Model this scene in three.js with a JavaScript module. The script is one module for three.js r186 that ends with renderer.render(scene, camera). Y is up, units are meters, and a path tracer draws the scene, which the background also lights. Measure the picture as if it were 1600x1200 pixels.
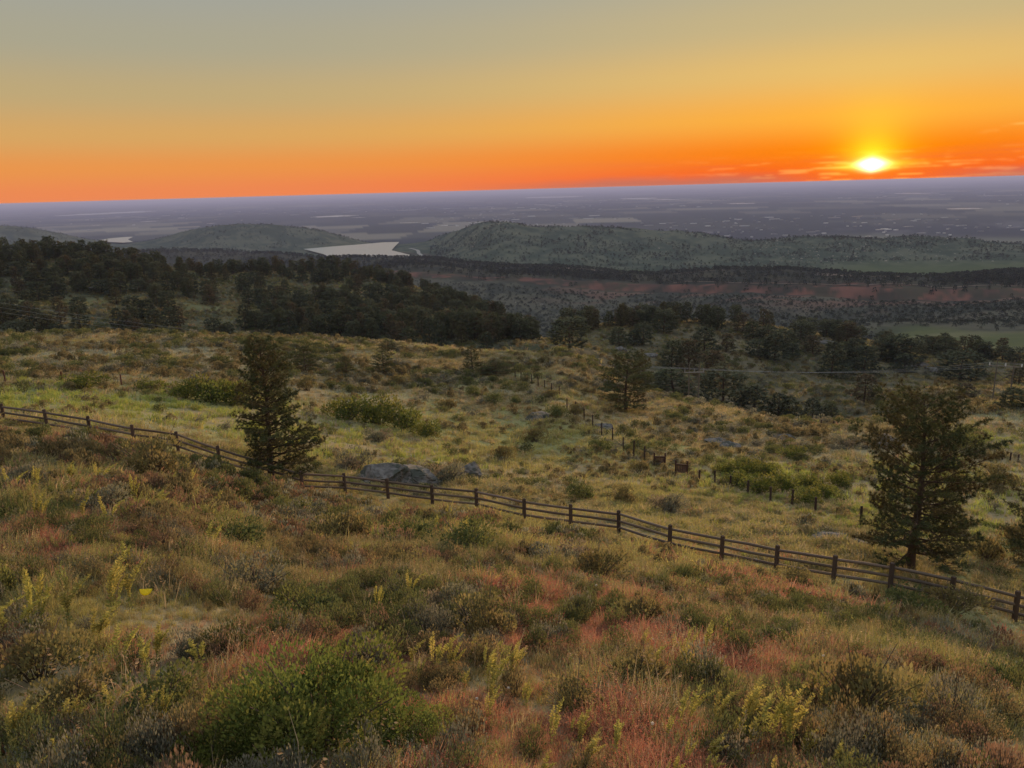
import * as THREE from 'three';
import { mergeGeometries } from 'three/addons/utils/BufferGeometryUtils.js';

// ---------------------------------------------------------------- camera, sky, sun, exposure
const EYE = 380;                                   // metres above the plain
const scene = new THREE.Scene();
const camera = new THREE.PerspectiveCamera(53.13, 4 / 3, 0.1, 400000);
camera.position.set(0, EYE, 0);
camera.rotation.order = 'YXZ';
camera.rotation.set(-14.2 * Math.PI / 180, 0, -1.57 * Math.PI / 180);
camera.updateMatrixWorld(true);
const renderer = new THREE.WebGLRenderer({ antialias: true });
renderer.setSize(1024, 768);
renderer.toneMapping = THREE.LinearToneMapping;
renderer.toneMappingExposure = 1.0;
renderer.shadowMap.enabled = true;

const RAD = Math.PI / 180;
const SUN_BEARING = 24.67, SUN_ELEVATION = 0.97;
const sun = new THREE.DirectionalLight(new THREE.Color().setRGB(1.0, 0.66, 0.39), 5.0);
sun.name = 'sun';
sun.position.set(Math.sin(SUN_BEARING * RAD) * 1000, EYE - 30 + Math.tan(SUN_ELEVATION * RAD) * 1000, -Math.cos(SUN_BEARING * RAD) * 1000);
sun.target.position.set(0, EYE - 30, 0);
sun.castShadow = true;
sun.shadow.radius = 3;
sun.shadow.mapSize.set(4096, 4096);
Object.assign(sun.shadow.camera, { left: -400, right: 400, top: 120, bottom: -120, near: 1, far: 2000 });
scene.add(sun, sun.target);

function mulberry(seed) {
  let a = seed >>> 0;
  return () => { a = (a + 0x6d2b79f5) | 0; let t = Math.imul(a ^ (a >>> 15), 1 | a); t = (t + Math.imul(t ^ (t >>> 7), 61 | t)) ^ t; return ((t ^ (t >>> 14)) >>> 0) / 4294967296; };
}
function hash2(ix, iy) { let h = Math.imul(ix, 374761393) ^ Math.imul(iy, 668265263); h = Math.imul(h ^ (h >>> 13), 1274126177); return ((h ^ (h >>> 16)) >>> 0) / 4294967296; }
function vnoise(x, y) {
  const ix = Math.floor(x), iy = Math.floor(y), fx = x - ix, fy = y - iy, u = fx * fx * (3 - 2 * fx), v = fy * fy * (3 - 2 * fy);
  const a = hash2(ix, iy), b = hash2(ix + 1, iy), c = hash2(ix, iy + 1), d = hash2(ix + 1, iy + 1);
  return a + (b - a) * u + (c - a) * v + (a - b - c + d) * u * v;
}
function fbm(x, y, n = 4) { let s = 0, a = 0.5, t = 0; for (let i = 0; i < n; i++) { s += a * vnoise(x, y); t += a; a *= 0.5; x = x * 2.03 + 17.1; y = y * 2.03 + 9.7; } return s / t; }
const clamp = (x, a, b) => Math.min(b, Math.max(a, x)), lerp = (a, b, t) => a + (b - a) * t;
const smooth = (a, b, x) => { const t = clamp((x - a) / (b - a), 0, 1); return t * t * (3 - 2 * t); };
const toLin = (v) => { v /= 255; return v <= 0.04045 ? v / 12.92 : ((v + 0.055) / 1.055) ** 2.4; };
const lin = (r, g, b) => [toLin(r), toLin(g), toLin(b)];

// the dawn sky: air whose colour follows height and the angle from the sun, the glow round the sun and thin low clouds
function makeSky() {
  const W = 4096, H = 2048, data = new Float32Array(W * H * 4);
  const ramp = (keys) => (e) => { let i = 1; while (i < keys.length - 1 && keys[i][0] < e) i++; const [e0, c0] = keys[i - 1], [e1, c1] = keys[i], t = smooth(0, 1, clamp((e - e0) / (e1 - e0), 0, 1)) * 0.5 + clamp((e - e0) / (e1 - e0), 0, 1) * 0.5; return [lerp(c0[0], c1[0], t), lerp(c0[1], c1[1], t), lerp(c0[2], c1[2], t)]; };
  const top = [[20, lin(174, 178, 178)], [40, lin(194, 202, 213)], [90, lin(200, 209, 225)]];  // upper sky out of view, made brighter than dawn air to light the ground
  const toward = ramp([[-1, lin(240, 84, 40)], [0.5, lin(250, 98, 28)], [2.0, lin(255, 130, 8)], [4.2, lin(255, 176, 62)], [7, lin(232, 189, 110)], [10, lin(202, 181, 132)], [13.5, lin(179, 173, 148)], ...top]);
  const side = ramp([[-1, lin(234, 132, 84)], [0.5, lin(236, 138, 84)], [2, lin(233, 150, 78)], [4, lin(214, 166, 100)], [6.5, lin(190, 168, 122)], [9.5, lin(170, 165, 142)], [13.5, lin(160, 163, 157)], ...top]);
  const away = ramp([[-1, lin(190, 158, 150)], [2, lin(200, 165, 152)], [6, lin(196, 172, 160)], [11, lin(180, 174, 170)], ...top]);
  for (let row = 0; row < H; row++) {
    const e = ((row + 0.5) / H - 0.5) * 180;
    const A = toward(e), B = side(e), C = away(e);
    for (let col = 0; col < W; col++) {
      const th = ((col + 0.5) / W - 0.5) * 2 * Math.PI;               // direction (cos th, sin th) = (x, z)
      let az = Math.atan2(Math.cos(th), -Math.sin(th)) / RAD - SUN_BEARING;
      az = ((az + 540) % 360) - 180;
      const aa = Math.abs(az), w1 = Math.exp(-((aa / 27) ** 2)), w2 = smooth(60, 150, aa), o = (row * W + col) * 4;
      let r, g, b;
      [r, g, b] = [0, 1, 2].map((c) => lerp(lerp(B[c], C[c], w2), A[c], w1));
      if (e > -1.5 && e < 16 && aa < 75) {
        const de = e - SUN_ELEVATION;
        // thin cloud streaks low over the horizon
        const tilt = e - 0.012 * az, bend = 0.35 * (fbm(az * 0.11 + 2, 5.5, 3) - 0.5);
        const n = fbm(az * 0.11 + 40, (tilt + bend) * 3.0 + 11, 5), n2 = fbm(az * 0.42 + 7, (tilt + bend) * 8.5 + 3, 4), near = Math.exp(-aa / 8);
        const band = smooth(-0.6, 0.2, e) * (1 - smooth(1.0, 2.2, tilt));
        const veil = smooth(0.46, 0.7, n) * band * smooth(34, 10, Math.abs(az - 3)), fine = smooth(0.58, 0.74, n2) * band * smooth(20, 4, Math.abs(az - 1));
        r = lerp(r, lerp(0.72, 1.0, near), veil * 0.5); g = lerp(g, lerp(0.16, 0.085, near), veil * 0.5); b = lerp(b, lerp(0.085, 0.02, near), veil * 0.5);
        r += fine * 0.16; g += fine * (0.09 + 0.2 * near); b += fine * 0.05;
        // mauve bank on the horizon away from the sun
        const bank = smooth(0.8, 0.05, e + 0.5 * (fbm(az * 0.25, 3.3, 3) - 0.5) - 0.02 * Math.max(0, az - 3)) * smooth(2, 9, aa) * smooth(30, 16, aa);
        r = lerp(r, 0.42, bank * 0.65); g = lerp(g, 0.185, bank * 0.65); b = lerp(b, 0.14, bank * 0.65);
        // high wisp to the right
        const wisp = smooth(0.58, 0.78, fbm(az * 0.5, (e - 0.09 * az) * 6, 4)) * smooth(5.5, 8, az) * smooth(16, 12, az) * smooth(2.1, 2.6, e) * smooth(3.5, 3.0, e);
        r += wisp * 0.1; g += wisp * 0.16; b += wisp * 0.06;
        // aureole
        const cutLow = smooth(-0.75, 0.15, de + 0.25 * (n2 - 0.5));
        const dd = Math.hypot(az, de > 0 ? de * 0.9 : de * 1.5);
        const glow = Math.exp(-((dd / 2.9) ** 1.25)), halo = Math.exp(-((dd / 1.15) ** 1.5)), lens = Math.exp(-((az / 2.1) ** 2) - (((de - 0.03 * az + 0.05) / 0.2) ** 2));
        const colu = Math.exp(-((az / 2.2) ** 2)) * smooth(-0.2, 1.2, de) * smooth(6, 0.5, de);
        r += glow * 0.1; g += glow * 0.12 + colu * 0.08; b += 0;
        r += halo * cutLow * 0.6; g += halo * cutLow * 0.75; b += halo * cutLow * 0.03;
        r += lens * 0.4; g += lens * 0.55; b += lens * 0.04;
        const core = Math.exp(-((Math.abs(az / 0.68) ** 1.3 + Math.abs((de - 0.06) / (de > 0.06 ? 0.3 : 0.45)) ** 1.4) ** 1.5)) * smooth(-0.75, -0.3, de);
        r += core * 5; g += core * 4.4; b += core * 2.6;
      }
      data[o] = r; data[o + 1] = g; data[o + 2] = Math.max(0, b); data[o + 3] = 1;
    }
  }
  const t = new THREE.DataTexture(data, W, H, THREE.RGBAFormat, THREE.FloatType);
  t.mapping = THREE.EquirectangularReflectionMapping; t.magFilter = t.minFilter = THREE.LinearFilter; t.needsUpdate = true;
  return t;
}
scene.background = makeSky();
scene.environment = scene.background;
scene.fog = new THREE.FogExp2(new THREE.Color().setRGB(0.56, 0.63, 1.0), 4.4e-5);

// ---------------------------------------------------------------- terrain
// Survey of the hill from its top: for each bearing (degrees, 0 straight ahead) pairs of distance and height above the plain. The same feature has the same place in every row:
// 0 hilltop, 1, 2 rail fence, 3 field, 4 field crest, 5 gully, 6, 7 wooded slope, 8 wooded crest, 9, 10 valley, 11 cliff foot, 12 cliff top, 13 second ridge, 14, 15 hogback foot, 16 hogback crest, 17, 18 plain, 19
const SURVEY = {
  '-44': [0,376.3,9.3,373.6,59.2,366.9,110,360.7,207,352.4,260.2,332.1,300,341.1,367,345.4,464,362.3,800,240,1500,165,1940,171,1990,172,2540,106.9,3420,138,4700,144,5620,368.8,6856.4,8,8430,0,150000,0],
  '-32': [0,376.3,9,373.6,58,365.2,110,358.5,210,349.4,262,328.8,300,337.8,370,340.7,470,354.4,800,230,1500,165,2000,168,2050,169,2600,162,3600,140,4700,142,5500,249.4,6710,8,8250,0,150000,0],
  '-26': [0,376.3,8.5,373.6,56,363.6,110,356.3,215,346.4,265,325.5,300,334.5,375,335.9,480,346.5,800,220,1500,165,2100,165,2150,166,2700,217.1,3900,142,4700,140,5300,130,6466,8,7950,0,150000,0],
  '-20': [0,376.3,8.1,373.5,54,361.5,115,353.2,215,343.8,262,322,300,331,380,329.1,500,336.1,800,215,1400,165,2000,175,2030,177,2900,201.2,3300,144,3700,144,4500,231.9,5490,8,6750,0,150000,0],
  '-14': [0,376.3,7.8,373.5,51,360.2,120,349.1,215,341.4,255,319.9,290,328.9,390,326.1,520,331.3,800,215,1400,165,1900,175,1930,177,2350,202.9,2750,141,3500,141,4300,204.4,5246,8,6450,0,150000,0],
  '-8': [0,376.3,7.7,373.5,48,360.1,120,346.2,210,339.7,245,320.1,270,329.1,370,323.6,480,324.4,800,215,1300,172,1600,210.6,1620,217.7,2250,198.5,2700,141,3650,141,4500,80,5490,8,6750,0,150000,0],
  '-2': [0,376.3,7.6,373.5,44.5,360.6,115,344.6,200,338.6,228,320.9,245,329.9,330,319.9,420,315.6,800,195,1200,176.8,1500,204.2,1520,210.7,1950,198.1,2300,154,2500,167.3,3200,250,3904,8,4800,0,150000,0],
  '2.6': [0,376.3,7.6,373.4,42.6,360.5,104,345.7,193,339.3,212,329.3,228,332.3,290,321.1,370,307.3,770,190,1200,176.2,1460,200.9,1480,209.5,1840,198.4,2110,152,2310,167.2,3050,239.8,3721,8,4575,0,150000,0],
  '4': [0,376.3,7.6,373.4,42,360.5,100,346.3,190,340.3,205,332.5,215,335.5,270,326.4,330,318.5,750,190,1200,175.7,1450,200.2,1470,209.9,1800,199.9,2050,152,2250,167.8,3000,237.9,3660,8,4500,0,150000,0],
  '10': [0,376.3,7.7,373.4,40,360.8,100,346.2,185,331.9,200,321.9,215,325.4,280,321,350,318.7,700,195,1150,181.5,1400,194.2,1420,205.6,1750,185.1,1950,150,2250,153.2,2950,224.4,3650,8,4425,0,150000,0],
  '16': [0,376.3,7.9,373.4,38.5,360.8,95,347.5,160,334.3,185,319.4,205,322.9,275,318.4,370,315.6,700,195,1100,186.9,1350,194.7,1370,208.5,1700,202.4,1950,154,2200,155.4,2900,188.7,3650,8,4350,0,150000,0],
  '22': [0,376.3,8.2,373.3,37,361.1,90,348.6,150,335.4,180,317.2,205,320.7,285,312.5,380,309,700,200,1050,193.2,1320,196.1,1340,212.1,1700,199.8,1950,152,2200,155.2,2850,201,3650,8,4275,0,150000,0],
  '28': [0,376.3,8.6,373.3,36,361.5,85,350.1,155,336.8,185,318.6,212,322.1,300,309,400,300.9,620,259.3,950,216.8,1300,203.5,1330,218.2,1700,194.4,1950,148,2300,152.5,2900,189.4,3650,8,4350,0,150000,0],
  '34': [0,376.3,9.2,373.3,35.6,361.3,85,350.4,180,335.5,205,320.2,230,323.7,305,310.5,420,297.6,640,259.9,900,229.9,1300,212.8,1330,221,1700,209.6,1950,148,2300,163.7,2900,168.4,3650,8,4350,0,150000,0],
  '46': [0,376.3,9.5,373.2,35.4,361.1,85,350.8,195,334.2,217,321.8,240.8,325.3,308,312,432,294.2,652,260.6,870,243.1,1300,222.1,1330,223.8,1700,224.8,1950,148,2300,174.9,2900,147.3,3650,8,4350,0,150000,0],
};
const NK = 20, STEP = 0.25, B0 = -80, NB = Math.round(160 / STEP) + 1;
const KD = new Float64Array(NB * NK), KH = new Float64Array(NB * NK), KM = new Float64Array(NB * NK);
{
  const keys = Object.keys(SURVEY).map(Number).sort((a, b) => a - b), rows = keys.map((k) => SURVEY[k]);
  const at = (i, j) => rows[clamp(i, 0, rows.length - 1)][j];
  for (let q = 0; q < NB; q++) {
    const b = clamp(B0 + q * STEP, keys[0], keys[keys.length - 1] - 1e-6);
    let i = 0; while (i < keys.length - 2 && keys[i + 1] <= b) i++;
    const t = (b - keys[i]) / (keys[i + 1] - keys[i]);
    for (let j = 0; j < NK * 2; j++) {
      const p0 = at(i - 1, j), p1 = at(i, j), p2 = at(i + 1, j), p3 = at(i + 2, j);
      const v = p1 + 0.5 * t * (p2 - p0 + t * (2 * p0 - 5 * p1 + 4 * p2 - p3 + t * (3 * (p1 - p2) + p3 - p0)));
      (j % 2 ? KH : KD)[q * NK + (j >> 1)] = v;
    }
    for (let k = 1; k < NK; k++) KD[q * NK + k] = Math.max(KD[q * NK + k], KD[q * NK + k - 1] + 2);
    // slopes that never overshoot
    const dl = []; for (let k = 0; k < NK - 1; k++) dl.push((KH[q * NK + k + 1] - KH[q * NK + k]) / (KD[q * NK + k + 1] - KD[q * NK + k]));
    for (let k = 0; k < NK; k++) KM[q * NK + k] = k === 0 ? dl[0] : k === NK - 1 ? 0 : dl[k - 1] * dl[k] <= 0 ? 0 : 2 * dl[k - 1] * dl[k] / (dl[k - 1] + dl[k]);
  }
}
const spot = { h: 0, s: 0, b: 0, d: 0 };
function profile(q, d) {
  const o = q * NK; let k = 0;
  while (k < NK - 2 && KD[o + k + 1] < d) k++;
  const L = KD[o + k + 1] - KD[o + k], t = Math.min(1, (d - KD[o + k]) / L), t2 = t * t, t3 = t2 * t;
  spot.s = k + t;
  return (2 * t3 - 3 * t2 + 1) * KH[o + k] + (t3 - 2 * t2 + t) * L * KM[o + k] + (3 * t2 - 2 * t3) * KH[o + k + 1] + (t3 - t2) * L * KM[o + k + 1];
}
// height, place along the survey (s), bearing and distance of a point of the ground
function survey(x, z) {
  const d = Math.hypot(x, z), b = Math.atan2(x, -z) / RAD;
  let f = (clamp(b, -79.9, 79.9) - B0) / STEP, q = Math.floor(f); f -= q;
  const h0 = profile(q, d), s0 = spot.s, h1 = profile(q + 1, d);
  let h = lerp(h0, h1, f), s = lerp(s0, spot.s, f);
  const back = smooth(75, 115, Math.abs(b));
  if (back > 0) h = lerp(h, EYE - 3.7 - 0.05 * Math.max(0, d - 40) - 320 * smooth(1500, 5000, d), back);
  // small relief: hummocks near, gullies and knolls farther off
  const n1 = fbm(x * 0.16 + 3, z * 0.16 + 8, 3) - 0.5;
  h += n1 * 0.7 * smooth(6, 30, d) * (1 - smooth(600, 1500, d));
  if (d > 45) h += (fbm(x * 0.03 + 31, z * 0.03 + 12, 3) - 0.5) * 2.6 * smooth(60, 160, d) * (1 - smooth(2500, 4500, d));
  if (d > 220) h += (fbm(x * 0.011 + 5, z * 0.011 + 77, 4) - 0.5) * 9 * smooth(240, 420, d) * (1 - smooth(14.2, 15, s) * (1 - smooth(15.1, 15.6, s))) * (1 - smooth(16.8, 17.8, s));
  if (d > 900) h += (fbm(x * 0.0042 + 51, z * 0.0042 + 7, 5) - 0.5) * 34 * smooth(900, 1300, d) * (1 - smooth(11, 12, s) * 0.6 * (1 - smooth(13, 13.6, s))) * (1 - smooth(13.3, 14, s) * (1 - smooth(15.1, 15.8, s))) * (1 - smooth(16.6, 17.6, s));
  spot.h = h; spot.s = s; spot.b = b; spot.d = d;
  return spot;
}
const ground = (x, z) => survey(x, z).h;
const mixc = (a, b, t) => [lerp(a[0], b[0], t), lerp(a[1], b[1], t), lerp(a[2], b[2], t)];
// what covers the ground at a place: bare colour of soil, litter, rock and far scrub
function coverColor(x, z, p) {
  const { s, b, d } = p, n = fbm(x * 0.05 + 5, z * 0.05, 4), m = fbm(x * 0.4, z * 0.4 + 9, 3), w = fbm(x * 0.012 + 60, z * 0.012 + 4, 4);
  let c;
  if (s < 4.6) c = mixc(mixc([0.25, 0.20, 0.115], [0.34, 0.285, 0.16], m), [0.25, 0.25, 0.11], smooth(0.5, 0.7, n));
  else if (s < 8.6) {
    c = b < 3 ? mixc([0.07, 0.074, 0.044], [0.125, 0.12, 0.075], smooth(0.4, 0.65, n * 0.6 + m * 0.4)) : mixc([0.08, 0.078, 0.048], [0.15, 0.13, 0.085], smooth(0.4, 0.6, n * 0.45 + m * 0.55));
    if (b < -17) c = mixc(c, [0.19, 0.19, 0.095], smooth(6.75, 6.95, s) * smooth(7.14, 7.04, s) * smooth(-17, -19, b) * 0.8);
  } else if (s < 10.96) {
    c = mixc([0.06, 0.064, 0.05], [0.115, 0.11, 0.08], smooth(0.4, 0.64, 0.55 * w + 0.45 * fbm(x * 0.06, z * 0.06, 2)));
    const meadow = smooth(24.5, 28, b + (w - 0.5) * 6) * smooth(10.15, 9.9, s + (w - 0.5) * 0.3) * smooth(8.5, 8.9, s);
    c = mixc(c, mixc([0.105, 0.12, 0.06], [0.15, 0.155, 0.085], smooth(0.4, 0.6, fbm(x * 0.006, z * 0.02, 3))), meadow);
    c = mixc(c, [0.17, 0.105, 0.08], smooth(0.56, 0.66, fbm(x * 0.008 + 3, z * 0.03, 4)) * 0.8 * smooth(10.3, 10.8, s) * smooth(-2, 8, b));
  } else if (s < 13.8) {
    c = mixc([0.050, 0.052, 0.040], [0.08, 0.075, 0.05], smooth(0.35, 0.7, w));
    const red = smooth(-17, -9, b) * Math.max(smooth(10.985, 11.0, s) * smooth(12.06, 12.01, s), 0.75 * smooth(11, 18, b) * smooth(0.5, 0.6, fbm(x * 0.010 + 9, z * 0.04, 4)) * smooth(12.4, 12.1, s));
    c = mixc(c, mixc([0.20, 0.10, 0.075], [0.11, 0.07, 0.055], smooth(0.35, 0.65, fbm(x * 0.03, z * 0.1, 4))), red * (0.12 + 0.88 * smooth(0.42, 0.56, 0.6 * fbm(x * 0.02 + 9, z * 0.05, 4) + 0.4 * fbm(x * 0.09, z * 0.12, 2))));
    const pale = smooth(12.72, 12.8, s) * smooth(12.99, 12.93, s) * smooth(-4, 0, b) * smooth(0.44, 0.56, fbm(x * 0.006 + 20, z * 0.004, 3));
    c = mixc(c, [0.25, 0.19, 0.15], pale * 0.8);
  } else if (s < 17.0) {
    c = mixc([0.062, 0.08, 0.055], [0.125, 0.135, 0.09], smooth(0.38, 0.64, 0.6 * fbm(x * 0.012, z * 0.012, 5) + 0.4 * fbm(x * 0.05, z * 0.05, 2)));
    const green = smooth(15.35, 14.9, s) * smooth(20, 25, b + (w - 0.5) * 5) + smooth(14.9, 14.7, s) * smooth(14.0, 14.2, s) * smooth(5, 6.5, b) * smooth(11, 9.5, b);
    c = mixc(c, [0.105, 0.125, 0.06], clamp(green, 0, 1) * 0.8);
    if (b < -5 && s < 14.6) c = mixc(c, [0.10, 0.075, 0.06], 0.6 * smooth(0.4, 0.6, w));
  } else {
    // fields, trees and streets of the plain
    const fx = x + 900 * (fbm(x * 0.0002, z * 0.0002, 2) - 0.5), cell = hash2(Math.floor(fx / 820), Math.floor(z / 1100)), cell2 = hash2(Math.floor(fx / 2600) + 7, Math.floor(z / 3300));
    const town = smooth(0.42, 0.6, fbm(x * 0.00016 + 3.3, z * 0.00010 + 1.2, 3)) * smooth(40000, 20000, d);
    c = mixc(mixc([0.055, 0.06, 0.045], [0.30, 0.265, 0.18], cell * cell * cell), [0.055, 0.06, 0.05], smooth(0.35, 0.7, cell2) * 0.6);
    c = mixc(c, mixc([0.055, 0.058, 0.055], [0.13, 0.125, 0.12], smooth(0.55, 0.75, fbm(x * 0.004, z * 0.003, 4))), town);
    c = mixc(c, mixc([0.24, 0.235, 0.15], [0.17, 0.18, 0.10], smooth(0.4, 0.6, fbm(x * 0.002, z * 0.006, 3))), smooth(6400, 5200, d + 1600 * (fbm(x * 0.0012, z * 0.0012, 2) - 0.5)) * smooth(17, 26, b));
  }
  return c;
}
const terrainMaterial = new THREE.MeshStandardMaterial({ vertexColors: true, roughness: 1, metalness: 0, side: THREE.DoubleSide });
terrainMaterial.specularIntensity = 0;
function structure(o, name) { o.name = name; o.userData.kind = 'structure'; o.castShadow = o.receiveShadow = true; scene.add(o); return o; }
{
  const bear = []; for (let b = -180; b < -44; b += 4) bear.push(b); for (let b = -44; b < 44; b += 0.14) bear.push(b); for (let b = 44; b <= 180; b += 4) bear.push(b);
  const rad = []; let r = 1.5;
  while (r < 150000) { rad.push(r); r *= r < 8 ? 1.12 : r < 60 ? 1.025 : r < 600 ? 1.0125 : r < 1280 ? 1.012 : r < 1700 ? 1.006 : r < 5500 ? 1.011 : 1.045; }
  rad.push(150000);
  const NC = bear.length, NR = rad.length, P = new Float32Array((NC * NR + 1) * 3), C = new Float32Array((NC * NR + 1) * 3), S = new Float32Array(NC * NR), D = new Float32Array(NC * NR);
  for (let i = 0; i < NR; i++) for (let j = 0; j < NC; j++) {
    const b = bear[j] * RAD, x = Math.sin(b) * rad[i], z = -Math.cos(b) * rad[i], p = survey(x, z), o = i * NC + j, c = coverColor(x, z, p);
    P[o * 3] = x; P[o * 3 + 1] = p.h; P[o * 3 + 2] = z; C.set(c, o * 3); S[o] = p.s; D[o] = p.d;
  }
  const last = NC * NR; P.set([0, ground(0, -0.01), 0], last * 3); C.set([0.17, 0.14, 0.08], last * 3);
  const whole = new THREE.BufferGeometry();
  whole.setAttribute('position', new THREE.BufferAttribute(P, 3));
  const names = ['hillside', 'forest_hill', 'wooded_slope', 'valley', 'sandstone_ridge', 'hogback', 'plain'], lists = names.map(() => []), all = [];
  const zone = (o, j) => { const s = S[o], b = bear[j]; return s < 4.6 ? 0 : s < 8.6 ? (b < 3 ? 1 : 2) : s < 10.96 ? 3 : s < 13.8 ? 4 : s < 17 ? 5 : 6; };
  for (let j = 0; j < NC - 1; j++) { lists[0].push(last, j + 1, j); all.push(last, j + 1, j); }
  for (let i = 0; i < NR - 1; i++) for (let j = 0; j < NC - 1; j++) {
    const a = i * NC + j, q = [a, a + 1, a + NC, a + 1, a + NC + 1, a + NC], L = lists[zone(a, j)];
    for (const k of q) { L.push(k); all.push(k); }
  }
  whole.setIndex(new THREE.BufferAttribute(Uint32Array.from(all), 1)); whole.computeVertexNormals();
  const N = whole.attributes.normal.array;
  names.forEach((name, k) => {
    const map = new Map(), p = [], n = [], c = [], idx = [];
    for (const v of lists[k]) {
      let m = map.get(v);
      if (m === undefined) { m = map.size; map.set(v, m); p.push(P[v * 3], P[v * 3 + 1], P[v * 3 + 2]); n.push(N[v * 3], N[v * 3 + 1], N[v * 3 + 2]); c.push(C[v * 3], C[v * 3 + 1], C[v * 3 + 2]); }
      idx.push(m);
    }
    const g = new THREE.BufferGeometry();
    g.setAttribute('position', new THREE.Float32BufferAttribute(p, 3)); g.setAttribute('normal', new THREE.Float32BufferAttribute(n, 3)); g.setAttribute('color', new THREE.Float32BufferAttribute(c, 3));
    g.setIndex(idx);
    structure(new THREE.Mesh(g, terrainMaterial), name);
  });
}
// water: the reservoir in the valley and the ponds of the plain
const waterMaterial = new THREE.MeshPhysicalMaterial({ color: new THREE.Color().setRGB(0.36, 0.38, 0.37), roughness: 0.28, metalness: 0, ior: 1.33 });
function waterSheet(name, points, y) {
  const sh = new THREE.Shape(points.map(([x, z]) => new THREE.Vector2(x, -z)));
  const g = new THREE.ShapeGeometry(sh); g.rotateX(-Math.PI / 2);
  const m = new THREE.Mesh(g, waterMaterial); m.position.y = y; return structure(m, name);
}
// ---------------------------------------------------------------- helpers for shapes
class Soup {                                          // collects triangles with normals and colours
  constructor() { this.p = []; this.n = []; this.c = []; }
  tri(a, b, c, col) {
    const ux = b[0] - a[0], uy = b[1] - a[1], uz = b[2] - a[2], vx = c[0] - a[0], vy = c[1] - a[1], vz = c[2] - a[2];
    let nx = uy * vz - uz * vy, ny = uz * vx - ux * vz, nz = ux * vy - uy * vx; const l = Math.hypot(nx, ny, nz) || 1; nx /= l; ny /= l; nz /= l;
    this.p.push(...a, ...b, ...c); this.n.push(nx, ny, nz, nx, ny, nz, nx, ny, nz); this.c.push(...col, ...col, ...col);
  }
  quad(a, b, c, d, col) { this.tri(a, b, c, col); this.tri(a, c, d, col); }
  // a round bar through points with a radius at each
  tube(pts, radii, sides, col, capEnd = true) {
    const rings = [], norms = [];
    for (let i = 0; i < pts.length; i++) {
      const t = new THREE.Vector3(...pts[Math.min(i + 1, pts.length - 1)]).sub(new THREE.Vector3(...pts[Math.max(i - 1, 0)])).normalize();
      const u = new THREE.Vector3(Math.abs(t.y) > 0.9 ? 1 : 0, Math.abs(t.y) > 0.9 ? 0 : 1, 0).cross(t).normalize(), v = new THREE.Vector3().crossVectors(t, u), ring = [], nn = [];
      for (let k = 0; k < sides; k++) { const a = k / sides * 2 * Math.PI, d = u.clone().multiplyScalar(Math.cos(a)).addScaledVector(v, Math.sin(a)); nn.push(d.toArray()); ring.push([pts[i][0] + d.x * radii[i], pts[i][1] + d.y * radii[i], pts[i][2] + d.z * radii[i]]); }
      rings.push(ring); norms.push(nn);
    }
    for (let i = 0; i < pts.length - 1; i++) for (let k = 0; k < sides; k++) {
      const k1 = (k + 1) % sides;
      for (const [[r0, s0], [r1, s1], [r2, s2]] of [[[i, k], [i, k1], [i + 1, k1]], [[i, k], [i + 1, k1], [i + 1, k]]]) {
        this.p.push(...rings[r0][s0], ...rings[r1][s1], ...rings[r2][s2]); this.n.push(...norms[r0][s0], ...norms[r1][s1], ...norms[r2][s2]); this.c.push(...col, ...col, ...col);
      }
    }
    if (capEnd) for (const e of [0, pts.length - 1]) for (let k = 0; k < sides; k++) { const a = rings[e][k], b = rings[e][(k + 1) % sides]; e ? this.tri(pts[e], a, b, col) : this.tri(pts[e], b, a, col); }
  }
  geometry() {
    const g = new THREE.BufferGeometry();
    g.setAttribute('position', new THREE.Float32BufferAttribute(this.p, 3)); g.setAttribute('normal', new THREE.Float32BufferAttribute(this.n, 3)); g.setAttribute('color', new THREE.Float32BufferAttribute(this.c, 3));
    return g;
  }
}
const matte = (o = {}) => { const m = new THREE.MeshPhysicalMaterial({ vertexColors: true, roughness: 1, side: THREE.DoubleSide, ...o }); m.specularIntensity = o.specularIntensity ?? 0.25; return m; };
const M = {
  leaf: matte({ transmission: 0.45, thickness: 0, specularIntensity: 0.15 }),
  needle: matte({ transmission: 0.15, thickness: 0, specularIntensity: 0.2 }),
  far: matte({ specularIntensity: 0 }),
  bark: matte(), wood: matte({ roughness: 0.85 }), rock: matte({ roughness: 0.95 }),
  metal: matte({ roughness: 0.5, metalness: 0.6 }), plastic: matte({ roughness: 0.4, specularIntensity: 0.6 }), white: matte({ roughness: 0.5 }),
};
const used = new Map();
function numbered(name) { const n = used.get(name) ?? 0; used.set(name, n + 1); return n ? name + '_' + String(n).padStart(3, '0') : name; }
function tag(o, label, category, group, kind) { Object.assign(o.userData, { label, category }); if (group) o.userData.group = group; if (kind) o.userData.kind = kind; return o; }
function lit(o) { o.traverse((c) => { if (c.isMesh) c.castShadow = c.receiveShadow = true; }); return o; }
function thing(name, label, category, [x, y, z], turn = 0, group) { const g = new THREE.Group(); g.name = numbered(name); g.position.set(x, y, z); g.rotation.y = turn; tag(g, label, category, group); scene.add(g); return g; }
function part(name, geometry, material, parent) { const m = new THREE.Mesh(geometry, material); m.name = name; m.castShadow = m.receiveShadow = true; parent.add(m); return m; }
const jit = (c, r, a = 0.2) => { const k = 1 + (r() - 0.5) * 2 * a; return [c[0] * k * (1 + (r() - 0.5) * a * 0.5), c[1] * k, c[2] * k * (1 + (r() - 0.5) * a * 0.5)]; };

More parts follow.
